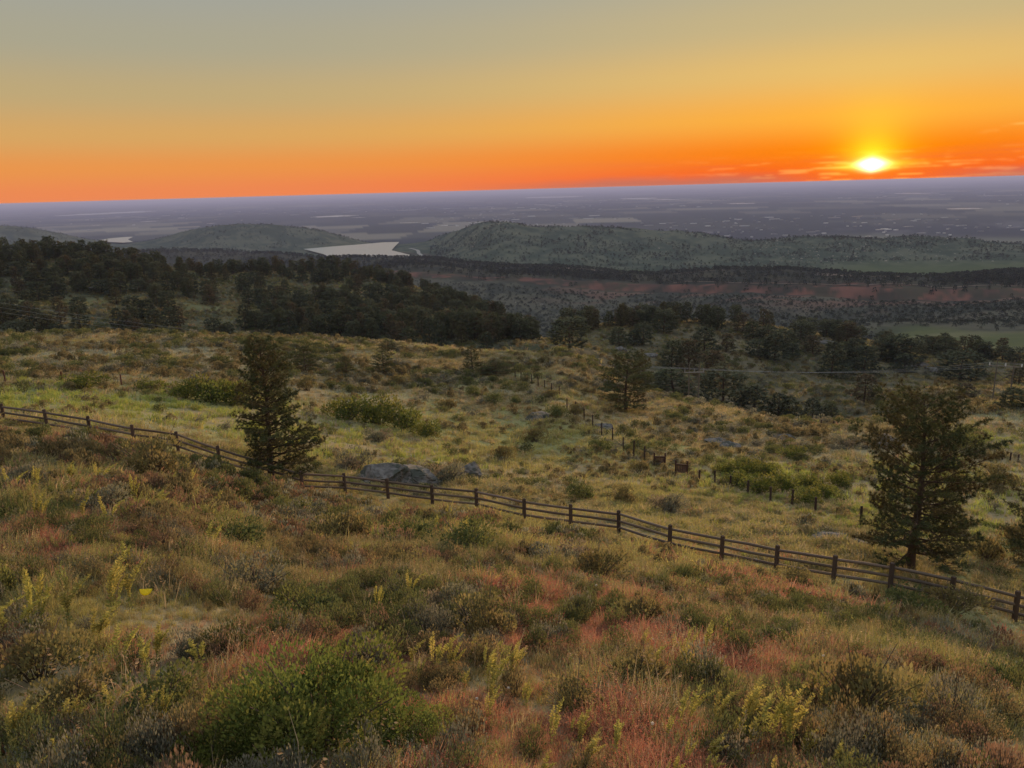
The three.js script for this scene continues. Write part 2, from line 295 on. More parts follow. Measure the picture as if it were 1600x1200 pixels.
// ---------------------------------------------------------------- pines
const NEEDLE = [[0.095, 0.105, 0.044], [0.08, 0.092, 0.04], [0.11, 0.108, 0.042], [0.125, 0.10, 0.042]];
const BARK = [0.085, 0.058, 0.042];
function needles(s, at, dir, rad, count, width, r, col) {          // a brush of needles round the end of a twig
  for (let i = 0; i < count; i++) {
    const v = new THREE.Vector3(r() - 0.5, r() - 0.5, r() - 0.5).normalize().addScaledVector(dir, 0.55).normalize(), q = new THREE.Vector3(r() - 0.5, r() - 0.5, r() - 0.5).cross(v).normalize().multiplyScalar(width), L = rad * (0.7 + 0.5 * r());
    const b = [at.x - v.x * rad * 0.1, at.y - v.y * rad * 0.1, at.z - v.z * rad * 0.1];
    s.tri([b[0] - q.x, b[1] - q.y, b[2] - q.z], [b[0] + q.x, b[1] + q.y, b[2] + q.z], [at.x + v.x * L, at.y + v.y * L, at.z + v.z * L], col);
  }
}
// shape(t, angle): reach of the limbs at height t of the tree, as a share of its height
function makePine({ seed, height: H, shape, limbs, twigs, tuft, blades, width, bare = 0.1, dome = 0, droop = 0.1, sides = 8, palette = NEEDLE, dense = 1 }) {
  const r = mulberry(seed), trunk = new Soup(), limbSoups = [], crown = new Soup(), lean = [(r() - 0.5) * 0.03 * H, (r() - 0.5) * 0.03 * H];
  const stem = (t) => new THREE.Vector3(lean[0] * t * t + 0.012 * H * Math.sin(t * 5 + seed), H * 0.97 * t, lean[1] * t * t + 0.01 * H * Math.sin(t * 4));
  const pts = [], rad = []; for (let i = 0; i <= 9; i++) { const t = i / 9; pts.push(stem(t).toArray()); rad.push(H * (0.0225 * (1 - t) ** 0.9 + 0.002) * (i === 0 ? 1.35 : 1)); }
  pts[0][1] = -0.35; trunk.tube(pts, rad, sides, BARK);
  for (let i = 0; i < limbs; i++) {
    const t = bare + (0.985 - bare) * ((i + r() * 0.8) / limbs) ** 0.88, a = i * 2.399 + r() * 0.9, reach = Math.max(0.03, shape(t, a) * (0.7 + 0.5 * r())) * H, c = jit(palette[Math.floor(r() * palette.length)], r, 0.2);
    const p0 = stem(t), rise = lerp(-droop, 0.75, smooth(0.25, 1, t)) + (r() - 0.5) * 0.25, out = new THREE.Vector3(Math.cos(a), 0, Math.sin(a)), curve = [];
    for (let k = 0; k <= 4; k++) { const u = k / 4, q = p0.clone().addScaledVector(out, reach * u); q.y += reach * (rise * u + 0.22 * u * u * (1 - 0.3 * t)); q.x += (r() - 0.5) * 0.06 * reach; q.z += (r() - 0.5) * 0.06 * reach; if (k === 0) q.copy(p0); curve.push(q); }
    const L = new Soup(), lr = Math.max(0.006, 0.0062 * H * (1 - t) + 0.0018 * H);
    L.tube(curve.map((q) => q.toArray()), curve.map((_, k) => lr * (1 - k / 4.6)), 5, BARK, false); limbSoups.push(L);
    const at = (u) => { const f = clamp(u, 0, 0.999) * 4, k = Math.floor(f); return curve[k].clone().lerp(curve[k + 1], f - k); };
    const n = Math.max(2, Math.round(twigs * clamp(reach / (0.25 * H), 0.35, 1.5) * dense));
    for (let j = 0; j < n; j++) {
      const u = lerp(0.16, 1, ((j + 0.5) / n) ** 0.85) , p = at(u), side = j % 2 ? 1 : -1, ta = a + side * (0.5 + 0.7 * r()), tl = reach * lerp(0.38, 0.1, u) * (0.6 + 0.7 * r()) + tuft * 0.8;
      const dir = new THREE.Vector3(Math.cos(ta), 0.15 + 0.5 * r(), Math.sin(ta)).normalize(), e = p.clone().addScaledVector(dir, tl);
      if (sides > 5) L.tube([p.toArray(), e.toArray()], [lr * 0.3, lr * 0.12], 3, BARK, false);
      needles(crown, e, dir, tuft, blades, width, r, jit(c, r, 0.15));
      if (tl > tuft * 2) needles(crown, p.clone().addScaledVector(dir, tl * 0.55).add(new THREE.Vector3(0, tuft * 0.2, 0)), dir, tuft * 0.95, blades, width, r, jit(c, r, 0.15));
    }
    const tip = at(0.999), td = out.clone().add(new THREE.Vector3(0, 0.5 + t, 0)).normalize(); needles(crown, tip.addScaledVector(td, tuft * 0.4), td, tuft * 1.05, blades, width, r, jit(c, r, 0.15));
  }
  const top = stem(1); for (let k = 0; k < 3 + dome; k++) { const d = new THREE.Vector3(r() - 0.5, 0.8, r() - 0.5).normalize(); needles(crown, top.clone().addScaledVector(d, tuft * (0.3 + dome * 0.12 * r())), d, tuft, blades, width, r, jit(palette[0], r, 0.15)); }
  return { trunk: trunk.geometry(), limbs: limbSoups.map((l) => l.geometry()), crown: crown.geometry() };
}
function pineThing(built, name, label, at, turn, group, eachLimb) {
  const t = thing(name, label, 'tree', at, turn, group), tr = part('trunk', eachLimb ? built.trunk : mergeGeometries([built.trunk, ...built.limbs]), M.bark, t);
  if (eachLimb) for (const l of built.limbs) part('limb', l, M.bark, tr);
  part('crown', built.crown, M.needle, t).userData.kind = 'stuff';
  return t;
}
function copyThing(src, label, [x, y, z], turn, scale, group) {
  const c = src.clone(); c.name = numbered(src.name.replace(/_\d{3}$/, '')); c.userData = { ...src.userData }; c.position.set(x, y, z); c.rotation.y = turn; c.scale.set(...scale); c.userData.label = label; if (group) c.userData.group = group; else delete c.userData.group; scene.add(c); return c;
}

// ---------------------------------------------------------------- shrubs, grasses and weeds
function leafTri(s, at, dir, size, r, col, fold = 0.5) {
  const q = new THREE.Vector3(r() - 0.5, r() - 0.5, r() - 0.5).cross(dir).normalize().multiplyScalar(size * fold * 0.5), m = [at.x + dir.x * size * 0.5, at.y + dir.y * size * 0.5, at.z + dir.z * size * 0.5];
  s.quad([at.x, at.y, at.z], [m[0] + q.x, m[1] + q.y, m[2] + q.z], [at.x + dir.x * size, at.y + dir.y * size, at.z + dir.z * size], [m[0] - q.x, m[1] - q.y, m[2] - q.z], col);
}
// a dome of twigs and leaves, 1 m wide and 0.5 m high before it is scaled
function makeShrub({ seed, lobes, leaves, size, colors, twig = [0.13, 0.10, 0.075], upright = 0.4, stems = 24, fill = 0.5 }) {
  const r = mulberry(seed), st = new Soup(), lf = new Soup(), L = [];
  for (let i = 0; i < lobes; i++) { const a = i * 2.4 + r(), q = Math.sqrt((i + 0.3) / lobes) * (0.26 + 0.16 * r()); L.push([Math.cos(a) * q, 0.14 + 0.24 * r() - q * 0.25, Math.sin(a) * q, 0.09 + 0.16 * r(), jit(colors[i % colors.length], r, 0.18)]); }
  for (let i = 0; i < stems; i++) { const l = L[i % lobes], far = i % 4 ? 1 : 1.45, e = [(l[0] + (r() - 0.5) * l[3] * 1.5) * far, (l[1] + (r() - 0.1) * l[3] * 0.8) * far, (l[2] + (r() - 0.5) * l[3] * 1.5) * far]; st.tube([[l[0] * 0.2, -0.05, l[2] * 0.2], [e[0] * 0.55, e[1] * 0.6, e[2] * 0.55], e], [0.008, 0.006, 0.003], 3, twig, false); }
  for (let i = 0; i < leaves; i++) {
    const l = L[Math.floor(r() * lobes)], v = new THREE.Vector3(r() - 0.5, r() - 0.42, r() - 0.5).normalize(), q = l[3] * (1 - fill * r() * r()) * (0.85 + 0.35 * vnoise(v.x * 3 + i % 7, v.z * 3 + l[0] * 9));
    const at = new THREE.Vector3(l[0] + v.x * q, Math.max(0.0, l[1] + v.y * q), l[2] + v.z * q), d = v.clone().multiplyScalar(0.6).add(new THREE.Vector3((r() - 0.5) * 0.8, upright + (r() - 0.5) * 0.6, (r() - 0.5) * 0.8)).normalize();
    leafTri(lf, at, d, size * (0.7 + 0.6 * r()), r, jit(l[4], r, 0.25));
  }
  return { stems: st.geometry(), foliage: lf.geometry() };
}
let bladeScale = 1;                                   // blades of the nearest tufts are built finer
function blade(s, x, z, h, w, ang, lean, col, tip) {
  const dx = Math.cos(ang), dz = Math.sin(ang), wx = -dz * w, wz = dx * w, m = [x + dx * lean * h * 0.3, h * 0.58, z + dz * lean * h * 0.3], e = [x + dx * lean * h, h * (1 - 0.25 * lean), z + dz * lean * h];
  const a = [x - wx, -0.04, z - wz], b = [x + wx, -0.04, z + wz], c = [m[0] + wx * 0.8, m[1], m[2] + wz * 0.8], d = [m[0] - wx * 0.8, m[1], m[2] - wz * 0.8];
  s.quad(a, b, c, d, col); s.tri(d, c, e, tip ?? col); return e;
}
function grassTuft(seed, { n = 16, h = 0.4, w = 0.0105, lean = 0.5, spread = 0.12, colors, head, heads = 5, headLen = 0.034 }) {
  const r = mulberry(seed), s = new Soup();
  if (bladeScale < 1) n = Math.round(n * 1.7);
  for (let i = 0; i < n; i++) {
    const a = r() * 6.283, q = Math.sqrt(r()) * spread, hh = h * (0.55 + 0.6 * r()), ang = a + (r() - 0.5) * 1.6, ln = lean * (0.3 + r()), c = jit(colors[Math.floor(r() * colors.length)], r, 0.2);
    const e = blade(s, Math.cos(a) * q, Math.sin(a) * q, hh, w * bladeScale * (0.7 + 0.6 * r()), ang, ln, c);
    if (head && i % 2 === 0) for (let k = 0; k < heads; k++) { const u = k / heads * 0.4, at = new THREE.Vector3(e[0] - Math.cos(ang) * ln * hh * 0.55 * u, e[1] - hh * 0.42 * u, e[2] - Math.sin(ang) * ln * hh * 0.55 * u), d = new THREE.Vector3(Math.cos(ang) + (r() - 0.5) * 1.6, 0.1 - r() * 0.7, Math.sin(ang) + (r() - 0.5) * 1.6).normalize(); leafTri(s, at, d, headLen * (bladeScale < 1 ? 0.75 : 1) * (0.7 + 0.6 * r()), r, jit(head[Math.floor(r() * head.length)], r, 0.2), 0.45); }
  }
  return s.geometry();
}
function stalkTuft(seed, { n = 12, h = 0.4, colors, leaf = 0.03, per = 9, spread = 0.14 }) {     // upright stalks set with small leaves
  const r = mulberry(seed), s = new Soup();
  for (let i = 0; i < n; i++) {
    const a = r() * 6.283, q = Math.sqrt(r()) * spread, hh = h * (0.5 + 0.6 * r()), ang = r() * 6.283, ln = 0.18 * r(), c = jit(colors[Math.floor(r() * colors.length)], r, 0.15), x = Math.cos(a) * q, z = Math.sin(a) * q;
    const e = blade(s, x, z, hh, 0.004, ang, ln, c);
    for (let k = 0; k < per; k++) { const u = 0.2 + 0.8 * k / per; leafTri(s, new THREE.Vector3(lerp(x, e[0], u * u), e[1] * u, lerp(z, e[2], u * u)), new THREE.Vector3(r() - 0.5, 0.45 + 0.3 * r(), r() - 0.5).normalize(), leaf * (1.2 - 0.6 * u), r, jit(c, r, 0.15), 0.4); }
  }
  return s.geometry();
}
// a tall weed 1 m high: curved stems whose upper half is a drooping plume of small leaves and seeds
function makeWeed(seed, stems) {
  const r = mulberry(seed), st = new Soup(), pl = new Soup(), wind = -0.3 + r() * 0.6;
  for (let i = 0; i < stems; i++) {
    const ang = wind + (r() - 0.5) * 2.2, ln = 0.1 + 0.6 * r() * r(), hh = 0.62 + 0.42 * r(), x0 = (r() - 0.5) * 0.12, z0 = (r() - 0.5) * 0.12, pts = [];
    for (let k = 0; k <= 6; k++) { const u = k / 6; pts.push([x0 + Math.cos(ang) * ln * u ** 2.2, hh * (u - 0.18 * ln * u ** 4), z0 + Math.sin(ang) * ln * u ** 2.2]); }
    pts[0][1] = -0.05; st.tube(pts, pts.map((_, k) => 0.005 * (1 - k / 8)), 3, [0.20, 0.19, 0.07], false);
    const c = jit([0.40, 0.36, 0.095], r, 0.25), at = (u) => { const f = Math.min(5.999, u * 6), k = Math.floor(f); return new THREE.Vector3(...pts[k]).lerp(new THREE.Vector3(...pts[k + 1]), f - k); };
    for (let k = 0; k < 120; k++) { const u = 0.38 + 0.62 * k / 120, wdt = 0.062 * Math.sin(Math.PI * clamp((u - 0.36) / 0.68, 0, 1)) + 0.012, a = r() * 6.283, d = new THREE.Vector3(Math.cos(a), 0.9 - 0.5 * r(), Math.sin(a)).normalize(); leafTri(pl, at(u), d, wdt * (0.7 + 0.6 * r()), r, jit(c, r, 0.18), 0.36); }
    for (let k = 0; k < 9; k++) { const a = r() * 6.283; leafTri(pl, at(0.08 + 0.34 * r()), new THREE.Vector3(Math.cos(a), 0.5, Math.sin(a)).normalize(), 0.09, r, jit([0.22, 0.24, 0.07], r, 0.2), 0.3); }
  }
  return { stem: st.geometry(), plume: pl.geometry() };
}
// a lichened boulder, 1 m across
function makeRock(seed, flat) {
  const g = new THREE.IcosahedronGeometry(0.5, 14), p = g.attributes.position, r = mulberry(seed), planes = []; for (let i = 0; i < 13; i++) planes.push([new THREE.Vector3(r() - 0.5, (r() - 0.35) * 1.2, r() - 0.5).normalize(), 0.22 + 0.18 * r()]);
  const col = new Float32Array(p.count * 3), v = new THREE.Vector3();
  for (let i = 0; i < p.count; i++) {
    v.fromBufferAttribute(p, i);
    for (const [n, d] of planes) { const k = v.dot(n) - d; if (k > 0) v.addScaledVector(n, -k); }
    const a = fbm(v.x * 7 + seed, v.y * 7 + v.z * 5, 4) - 0.5; const f = fbm(v.x * 19 + seed, v.y * 21 + v.z * 17, 3) - 0.5, ledge = Math.abs(((v.y * 9 + v.x * 2 + a * 2.5) % 1 + 1) % 1 - 0.5); v.multiplyScalar(1 + a * 0.16 + f * 0.09 - 0.05 * smooth(0.16, 0.0, ledge)); v.y *= flat;
    const crack = smooth(0.05, 0.0, Math.abs(fbm(v.x * 4 + seed * 3, v.z * 4 + v.y * 9, 3) - 0.5)); v.multiplyScalar(1 - crack * 0.09);
    p.setXYZ(i, v.x, v.y, v.z);
    const n = fbm(v.x * 14 + 3, v.z * 14 + v.y * 11, 4), m = fbm(v.x * 5 + 8, v.y * 7 + v.z * 5 + seed, 3); let c = mixc([0.105, 0.098, 0.09], [0.19, 0.178, 0.163], smooth(0.35, 0.65, n)); c = mixc(c, [0.075, 0.08, 0.065], smooth(0.52, 0.62, m)); c = mixc(c, [0.19, 0.15, 0.12], smooth(0.6, 0.72, fbm(v.x * 9, v.z * 9 + 4, 3)) * 0.6);
    col.set(c, i * 3);
  }
  g.setAttribute('color', new THREE.BufferAttribute(col, 3)); g.deleteAttribute('uv'); g.computeVertexNormals(); return g;
}
const RAIL_FENCE = [[-41.71,-56.01],[-35.88,-52.16],[-31.52,-49.91],[-27.99,-48.64],[-24.39,-47.07],[-22.64,-49.31],[-19.83,-49],[-17.08,-48.49],[-13.83,-46.88],[-11.62,-49.31],[-8.74,-49.51],[-5.47,-47.37],[-2.44,-45],[0.5,-42.36],[3.27,-42.25],[5.89,-40.55],[8.16,-37.53],[10.86,-37.2],[13.1,-35.32],[15.32,-33.66],[17.16,-31.89],[19.43,-30.95],[22.09,-30.43],[24.67,-29.77]];
const NEAR_PINES = [[-16.28,-48.87,9.79,6.06],[21.13,-37.4,9.92,8.61],[30.37,-40.3,6.33,4.09]];
const MID_PINES = [[20.32,-132.39,10.11,8.28],[30.33,-173.52,8.68,5.99],[-8.64,-164.01,6.04,4.77],[-3.43,-162.77,3.07,5.86],[-25.57,-149.77,4.61,4.1],[-31.6,-142.91,3.42,3.42],[-37.22,-135.36,5.09,3.94],[-29.88,-183.7,2.5,4.68]];
const SLOPE_PINES = [[16.76,-215.52,7.7,6.6],[40.36,-281.77,5.74,4.79],[46.59,-286.22,4.86,3.89],[50.63,-288.43,6.86,4.41],[64.74,-319.86,8.12,6.5],[68.73,-267.42,9.59,7.77],[53.05,-247.24,7.62,5.5],[56.77,-240.36,9.07,5.77],[59.58,-221.08,8.76,6.86],[44.61,-207.08,5.72,8.22],[82.27,-287.13,5.87,4.89],[94.17,-285.65,5.86,5.86],[55.22,-194.61,8.45,7.77],[62.58,-190.96,6.32,6.65],[68.21,-188.8,5.93,3.95],[70.63,-188.17,5.58,4.27],[76.06,-186.85,5.55,3.59],[80.78,-186.43,4.23,3.58],[100.31,-285.57,8.79,6.84],[112.73,-309.64,7.39,6.86],[124.29,-309.12,6.33,6.33],[116.01,-269.65,11.13,6.96],[132.43,-298.14,7.66,6.13],[134.22,-291.64,10.01,7.51],[131.18,-277.28,9.54,7.15],[99.22,-208.31,6.87,6.15],[153.75,-345.21,8.22,7.64],[154.45,-313,6.96,6.43],[159.34,-309.71,9.55,7.96],[165.1,-309.44,7.95,7.95],[154.04,-292.8,6.04,6.04],[194.85,-347.47,7.72,6.54],[191.19,-330.04,8.47,7.34],[206.55,-341.85,8.78,8.19],[165.48,-274.19,9.46,9.46],[214.21,-338.98,6.39,6.97],[218.38,-332.29,6.27,6.27],[218.79,-321.83,5.52,6.07],[175.19,-256.16,5.75,5.75],[118.64,-193.8,4.38,4.71],[128.55,-334.91,7.4,6.83],[110.26,-293.94,5.02,4.02],[109.77,-321.63,6.01,6.01],[103.46,-337.35,7.43,6.29],[103.98,-324.24,6.61,5.51],[85.13,-125.55,3.28,3.06]];
const DEAD_PINE = [[153.22,-351.69,4.78,4.78]];
const ROCKS = [[-10,-55.25,3.43,2.25],[-7.48,-56.56,4.01,1.91],[-3.59,-61.19,2.39,1.85],[-12.11,-45.73,2.04,0.73],[-8.44,-33.44,0.9,0.42],[-18.1,-40.66,1.44,0.5],[3.08,-13.79,0.83,0.29],[4.13,-14.1,0.8,0.35],[6.6,-10.15,0.69,0.33],[4.82,-8.5,0.5,0.33],[4.5,-8.6,0.5,0.22],[9.75,-14.65,0.5,0.22],[27.5,-99.25,3.49,1.22],[28.04,-95.11,3.01,1.17],[28.44,-93.06,1.64,0.66],[38.46,-103.68,3.1,1.46],[18.97,-152.11,4.45,2.1],[3.95,-117.9,4.71,1.43],[13.84,-110.81,3.29,0.97],[49.24,-96.09,5.92,1.86],[20.02,-44.66,2.44,0.41],[20.88,-43.45,1.98,0.47],[39.69,-269.02,5.95,2.75],[48.79,-268.45,6.87,2.29],[10.56,-219.68,4.48,2.24],[162.05,-304.46,7.83,3.13],[166.75,-296.15,7.12,3.05],[168.01,-305.82,6.3,2.62],[142.09,-339.85,8.67,2.89],[-180.25,-346.11,11.52,4.03],[-189.58,-348.13,8.67,2.89],[-8.26,-44.92,1.21,0.4]];
const LOG = [[7.13,-11.15,0.54,0.24]];
const BUSHES = [[-2.55,-8.31,1.05,2.35,"leafy"],[-1.38,-8.03,0.47,1.18,"leafy"],[-3.24,-7.99,0.55,1.01,"leafy"],[-3.63,-7.52,0.38,0.78,"bright"],[-10.99,-15.07,0.64,0.89,"round"],[-6.55,-16.97,0.97,1.75,"sage"],[-4.52,-14.89,0.69,1.52,"green"],[4.92,-9.67,0.94,1.5,"olive"],[-1.86,-26.43,1.06,2.89,"green"],[-9.08,-23.02,0.92,2,"green"],[8.89,-12.17,0.56,1.05,"green"],[-17.77,-35.64,1.7,4.1,"olive"],[2.6,-23.28,1.11,1.93,"olive"],[5.52,-14.48,0.55,1.1,"green"],[-0.65,-13.63,0.77,1.41,"olive"],[-1.63,-15.97,0.74,1.34,"sage"],[2.85,-16.09,0.75,1.51,"olive"],[5.23,-8.72,0.43,0.68,"sage"],[-19.73,-29.15,1.03,1.81,"sage"],[-6.04,-9.06,0.61,1.13,"olive"],[-4.85,-8.94,0.52,1.29,"green"],[-7.49,-10.51,0.7,1.39,"olive"],[1.92,-10.73,0.62,1.23,"olive"],[0.78,-9.48,0.46,1.01,"olive"],[-3.73,-21.61,0.79,1.58,"olive"],[1.7,-25.84,1.04,2.37,"sage"],[6.8,-21.47,0.72,1.4,"olive"],[18.41,-29.42,1.1,3.02,"olive"],[16.1,-28.26,0.95,2.38,"green"],[12.23,-29.96,1,2.22,"olive"],[-14.19,-24.61,0.97,1.98,"sage"],[-7,-28.97,1.31,2.62,"olive"],[-9.85,-32.59,1.06,2.35,"sage"],[-4.52,-29.9,0.98,2.17,"green"]];
const FIELD_BUSHES = [[-21.73,-97.59,2.88,6.78,"bright"],[-18.12,-98.43,3.25,6.85,"bright"],[-14.43,-97.39,2.89,5.94,"bright"],[-11.03,-93.93,2.14,4.11,"bright"],[-49.87,-86.82,1.49,5.21,"bright"],[-35.33,-87.06,2.7,6.01,"bright"],[-33.27,-89.48,2.78,5.41,"bright"],[-38.09,-86.67,1.94,4.48,"bright"],[-43.78,-90.35,1.4,3.88,"bright"],[21.35,-72.66,1.29,2.84,"bright"],[23.13,-72.15,1.54,3.2,"bright"],[25.14,-71.42,1.52,3.18,"bright"],[19.93,-64.7,1.27,2.88,"bright"],[21.04,-61.93,1.44,3.1,"bright"],[23.69,-63.11,1.47,3.16,"bright"],[26.59,-65.12,1.28,2.91,"bright"],[33.72,-87.4,1.24,3.86,"bright"],[26.19,-60.27,1.19,2.7,"bright"],[30.07,-66.68,1.31,2.62,"bright"],[23.58,-57.77,1.25,2.59,"bright"],[10.96,-92.22,1.46,3.41,"green"],[7.13,-116.3,1.82,4.04,"green"],[-3.55,-133.39,1.85,3.46,"green"],[-7.52,-139.31,1.92,2.89,"green"],[0.48,-132.66,1.38,2.3,"green"],[-1.29,-79.64,1.83,2.81,"olive"],[5.13,-57.39,1.33,2.26,"green"],[8.28,-54.4,1.27,2.44,"olive"],[11.15,-51.83,1.4,2.79,"sage"],[-10.94,-125,1.73,4.33,"olive"],[-32.41,-117.75,2.02,4.05,"olive"],[-22.1,-143.05,1.72,4.91,"olive"],[-41.72,-132.26,1.81,4.52,"olive"],[-51.42,-117.15,1.6,4,"olive"],[2.87,-100.82,1.77,3.53,"olive"],[-15.67,-84.31,1.62,3.39,"sage"],[-13.08,-58.27,2.06,3.09,"sage"],[-5.26,-56.83,1.72,3.03,"sage"],[56.4,-91.78,1.94,4.86,"green"],[47.47,-70.33,1.89,3.77,"olive"],[33.54,-46.9,1.71,3,"olive"],[28.34,-42.19,1.55,2.32,"olive"],[43.6,-95.73,1.69,3.88,"sage"],[37.23,-94.51,1.33,3.33,"sage"],[12.82,-73.7,1.31,2.61,"olive"],[10.14,-118.3,1.65,3.09,"olive"],[6.91,-134.69,1.63,3.49,"olive"]];
const WIRE_POSTS = [[0.71,-156.99],[1.89,-155.34],[3.18,-153.24],[4.02,-150.37],[5.18,-147],[6.3,-143.86],[7.41,-139.46],[8.55,-134.76],[9.09,-123.44],[10.28,-121.14],[11.25,-116.01],[12.07,-111.41],[12.5,-103.68],[13.48,-99.46],[13.71,-91.08],[13.98,-84.84],[14.42,-80.17]];
const GATE = [[15.17,-78.51],[16,-76.82],[16.13,-72.4],[17.3,-72.17]];
const WIRE_POSTS2 = [[17.35,-67.78],[18.61,-66.85],[18.93,-63.08],[19.7,-60.68],[20.88,-58.41],[22.42,-57.75],[23.26,-55.19],[25.02,-51.38]];
const WIRE_POSTS3 = [[-59.95,-88.65],[-53.91,-89.74],[-49.52,-94.76]];
const WIRE_POSTS4 = [[50.71,-120.58],[51.05,-116.72],[51.45,-110.25],[57.83,-84.28],[58.49,-83.91],[57.15,-84.64]];
const DISC = [[-7.53,-14.11,0.16,0.24]];
const POLES = [[35.87,-151.08,7.33,0],[49.66,-198.95,9.65,0],[125.08,-192.05,10.01,0],[127.22,-191.22,9.97,0]];
const LAKES = [[-3137.29,-14143.55,736.25],[-689.05,-9058.51,221.87],[-12333.79,-24629.77,1797.78],[-6431.61,-14099.27,252.3],[5690.02,-9792.65,415.42],[4557.43,-15250.46,495.92],[4236,-25128.29,1222.69],[1988.46,-36112.06,2632.64],[-4552.11,-12075.24,137.66],[-2454.94,-12957.76,210.92],[10862.69,-20981.55,749.24],[4349.77,-21631.97,702.14],[-6644.34,-12695.44,144.68],[-1266.67,-10149.24,248.31]];
const WEEDS = [[-18.66,-26.74,1.43,0.48],[-17.08,-25.37,1.36,0.45],[-18.06,-29.36,1.3,0.52],[-14.53,-24.44,1.09,0.44],[-13.24,-26.65,1.1,0.48],[-15.01,-33.47,1.19,0.48],[-14.3,-26.94,0.96,0.38],[-13.62,-22.45,1.01,0.4],[-12.46,-21.78,0.98,0.39],[-14.56,-21.71,1.17,0.39],[-12.7,-30.5,0.98,0.44],[-9.04,-20.85,1.14,0.38],[-9.44,-16.99,0.93,0.31],[-7.95,-13.63,1.01,0.38],[-8.57,-12.22,1.14,0.34],[-8.36,-12.83,1.07,0.36],[-8.86,-11.96,1.01,0.34],[-7.29,-11.77,0.88,0.33],[-5.8,-10.92,0.62,0.21],[-6.11,-10.35,0.79,0.2],[-5.72,-10.35,0.79,0.2],[-6.22,-8.13,0.71,0.24],[-5.49,-7.72,0.45,0.15],[-4.19,-8.99,0.61,0.17],[-5.36,-8.77,0.51,0.17],[-4.83,-8.55,0.5,0.17],[-4.58,-8.54,0.5,0.17],[-3.01,-7.63,0.6,0.15],[-2.53,-7.67,0.53,0.15],[-2.38,-7.67,0.6,0.15],[-2.07,-7.48,0.44,0.15],[-1.81,-11.38,0.65,0.22],[-1.39,-11,0.63,0.21],[-1.12,-10.98,0.63,0.21],[-0.8,-11.75,0.67,0.22],[-0.55,-10.98,0.52,0.21],[-0.29,-11.03,0.73,0.21],[-0.13,-10.38,0.69,0.2],[0.06,-9.55,0.46,0.18],[-0.44,-9.43,0.54,0.18],[0.36,-8.23,0.48,0.16],[0.72,-8.27,0.49,0.16],[3.2,-9.29,0.63,0.18],[2.96,-8.07,0.71,0.24],[3.13,-8.1,0.72,0.24],[3.22,-7.9,0.78,0.23],[2.62,-8,0.47,0.16],[2.72,-7.83,0.77,0.23],[4.54,-10.1,0.39,0.2],[4.49,-10.45,0.4,0.2],[1.51,-12.43,0.59,0.24],[3.44,-12.59,0.72,0.24],[3.06,-11.59,0.55,0.22],[2.31,-12.95,0.61,0.25],[-3.28,-16.05,0.6,0.24],[-3.42,-18.62,0.69,0.27],[-2.75,-17.59,0.65,0.26],[-5.91,-24.22,0.8,0.35],[-5.33,-24.59,0.81,0.36],[-7.17,-27.53,0.9,0.4],[-3.73,-32.62,1.06,0.47],[-2.37,-30.11,1.09,0.44],[-3.73,-39.11,1.06,0.56],[1.13,-23.8,0.79,0.35],[4.6,-23.62,0.65,0.35],[2.17,-11.52,0.66,0.22],[3.29,-11.21,0.54,0.21],[4.4,-14.63,0.55,0.22],[11.41,-24.42,0.82,0.37],[12.93,-24.22,0.91,0.36],[12.1,-21.81,0.82,0.33],[8.09,-18.34,0.62,0.28],[6.21,-14.97,0.51,0.23],[5.97,-12.33,0.47,0.19],[-2.94,-8,0.63,0.16],[1.8,-8.18,0.48,0.16],[1.11,-7.84,0.54,0.15],[2.19,-7.55,0.52,0.15]];
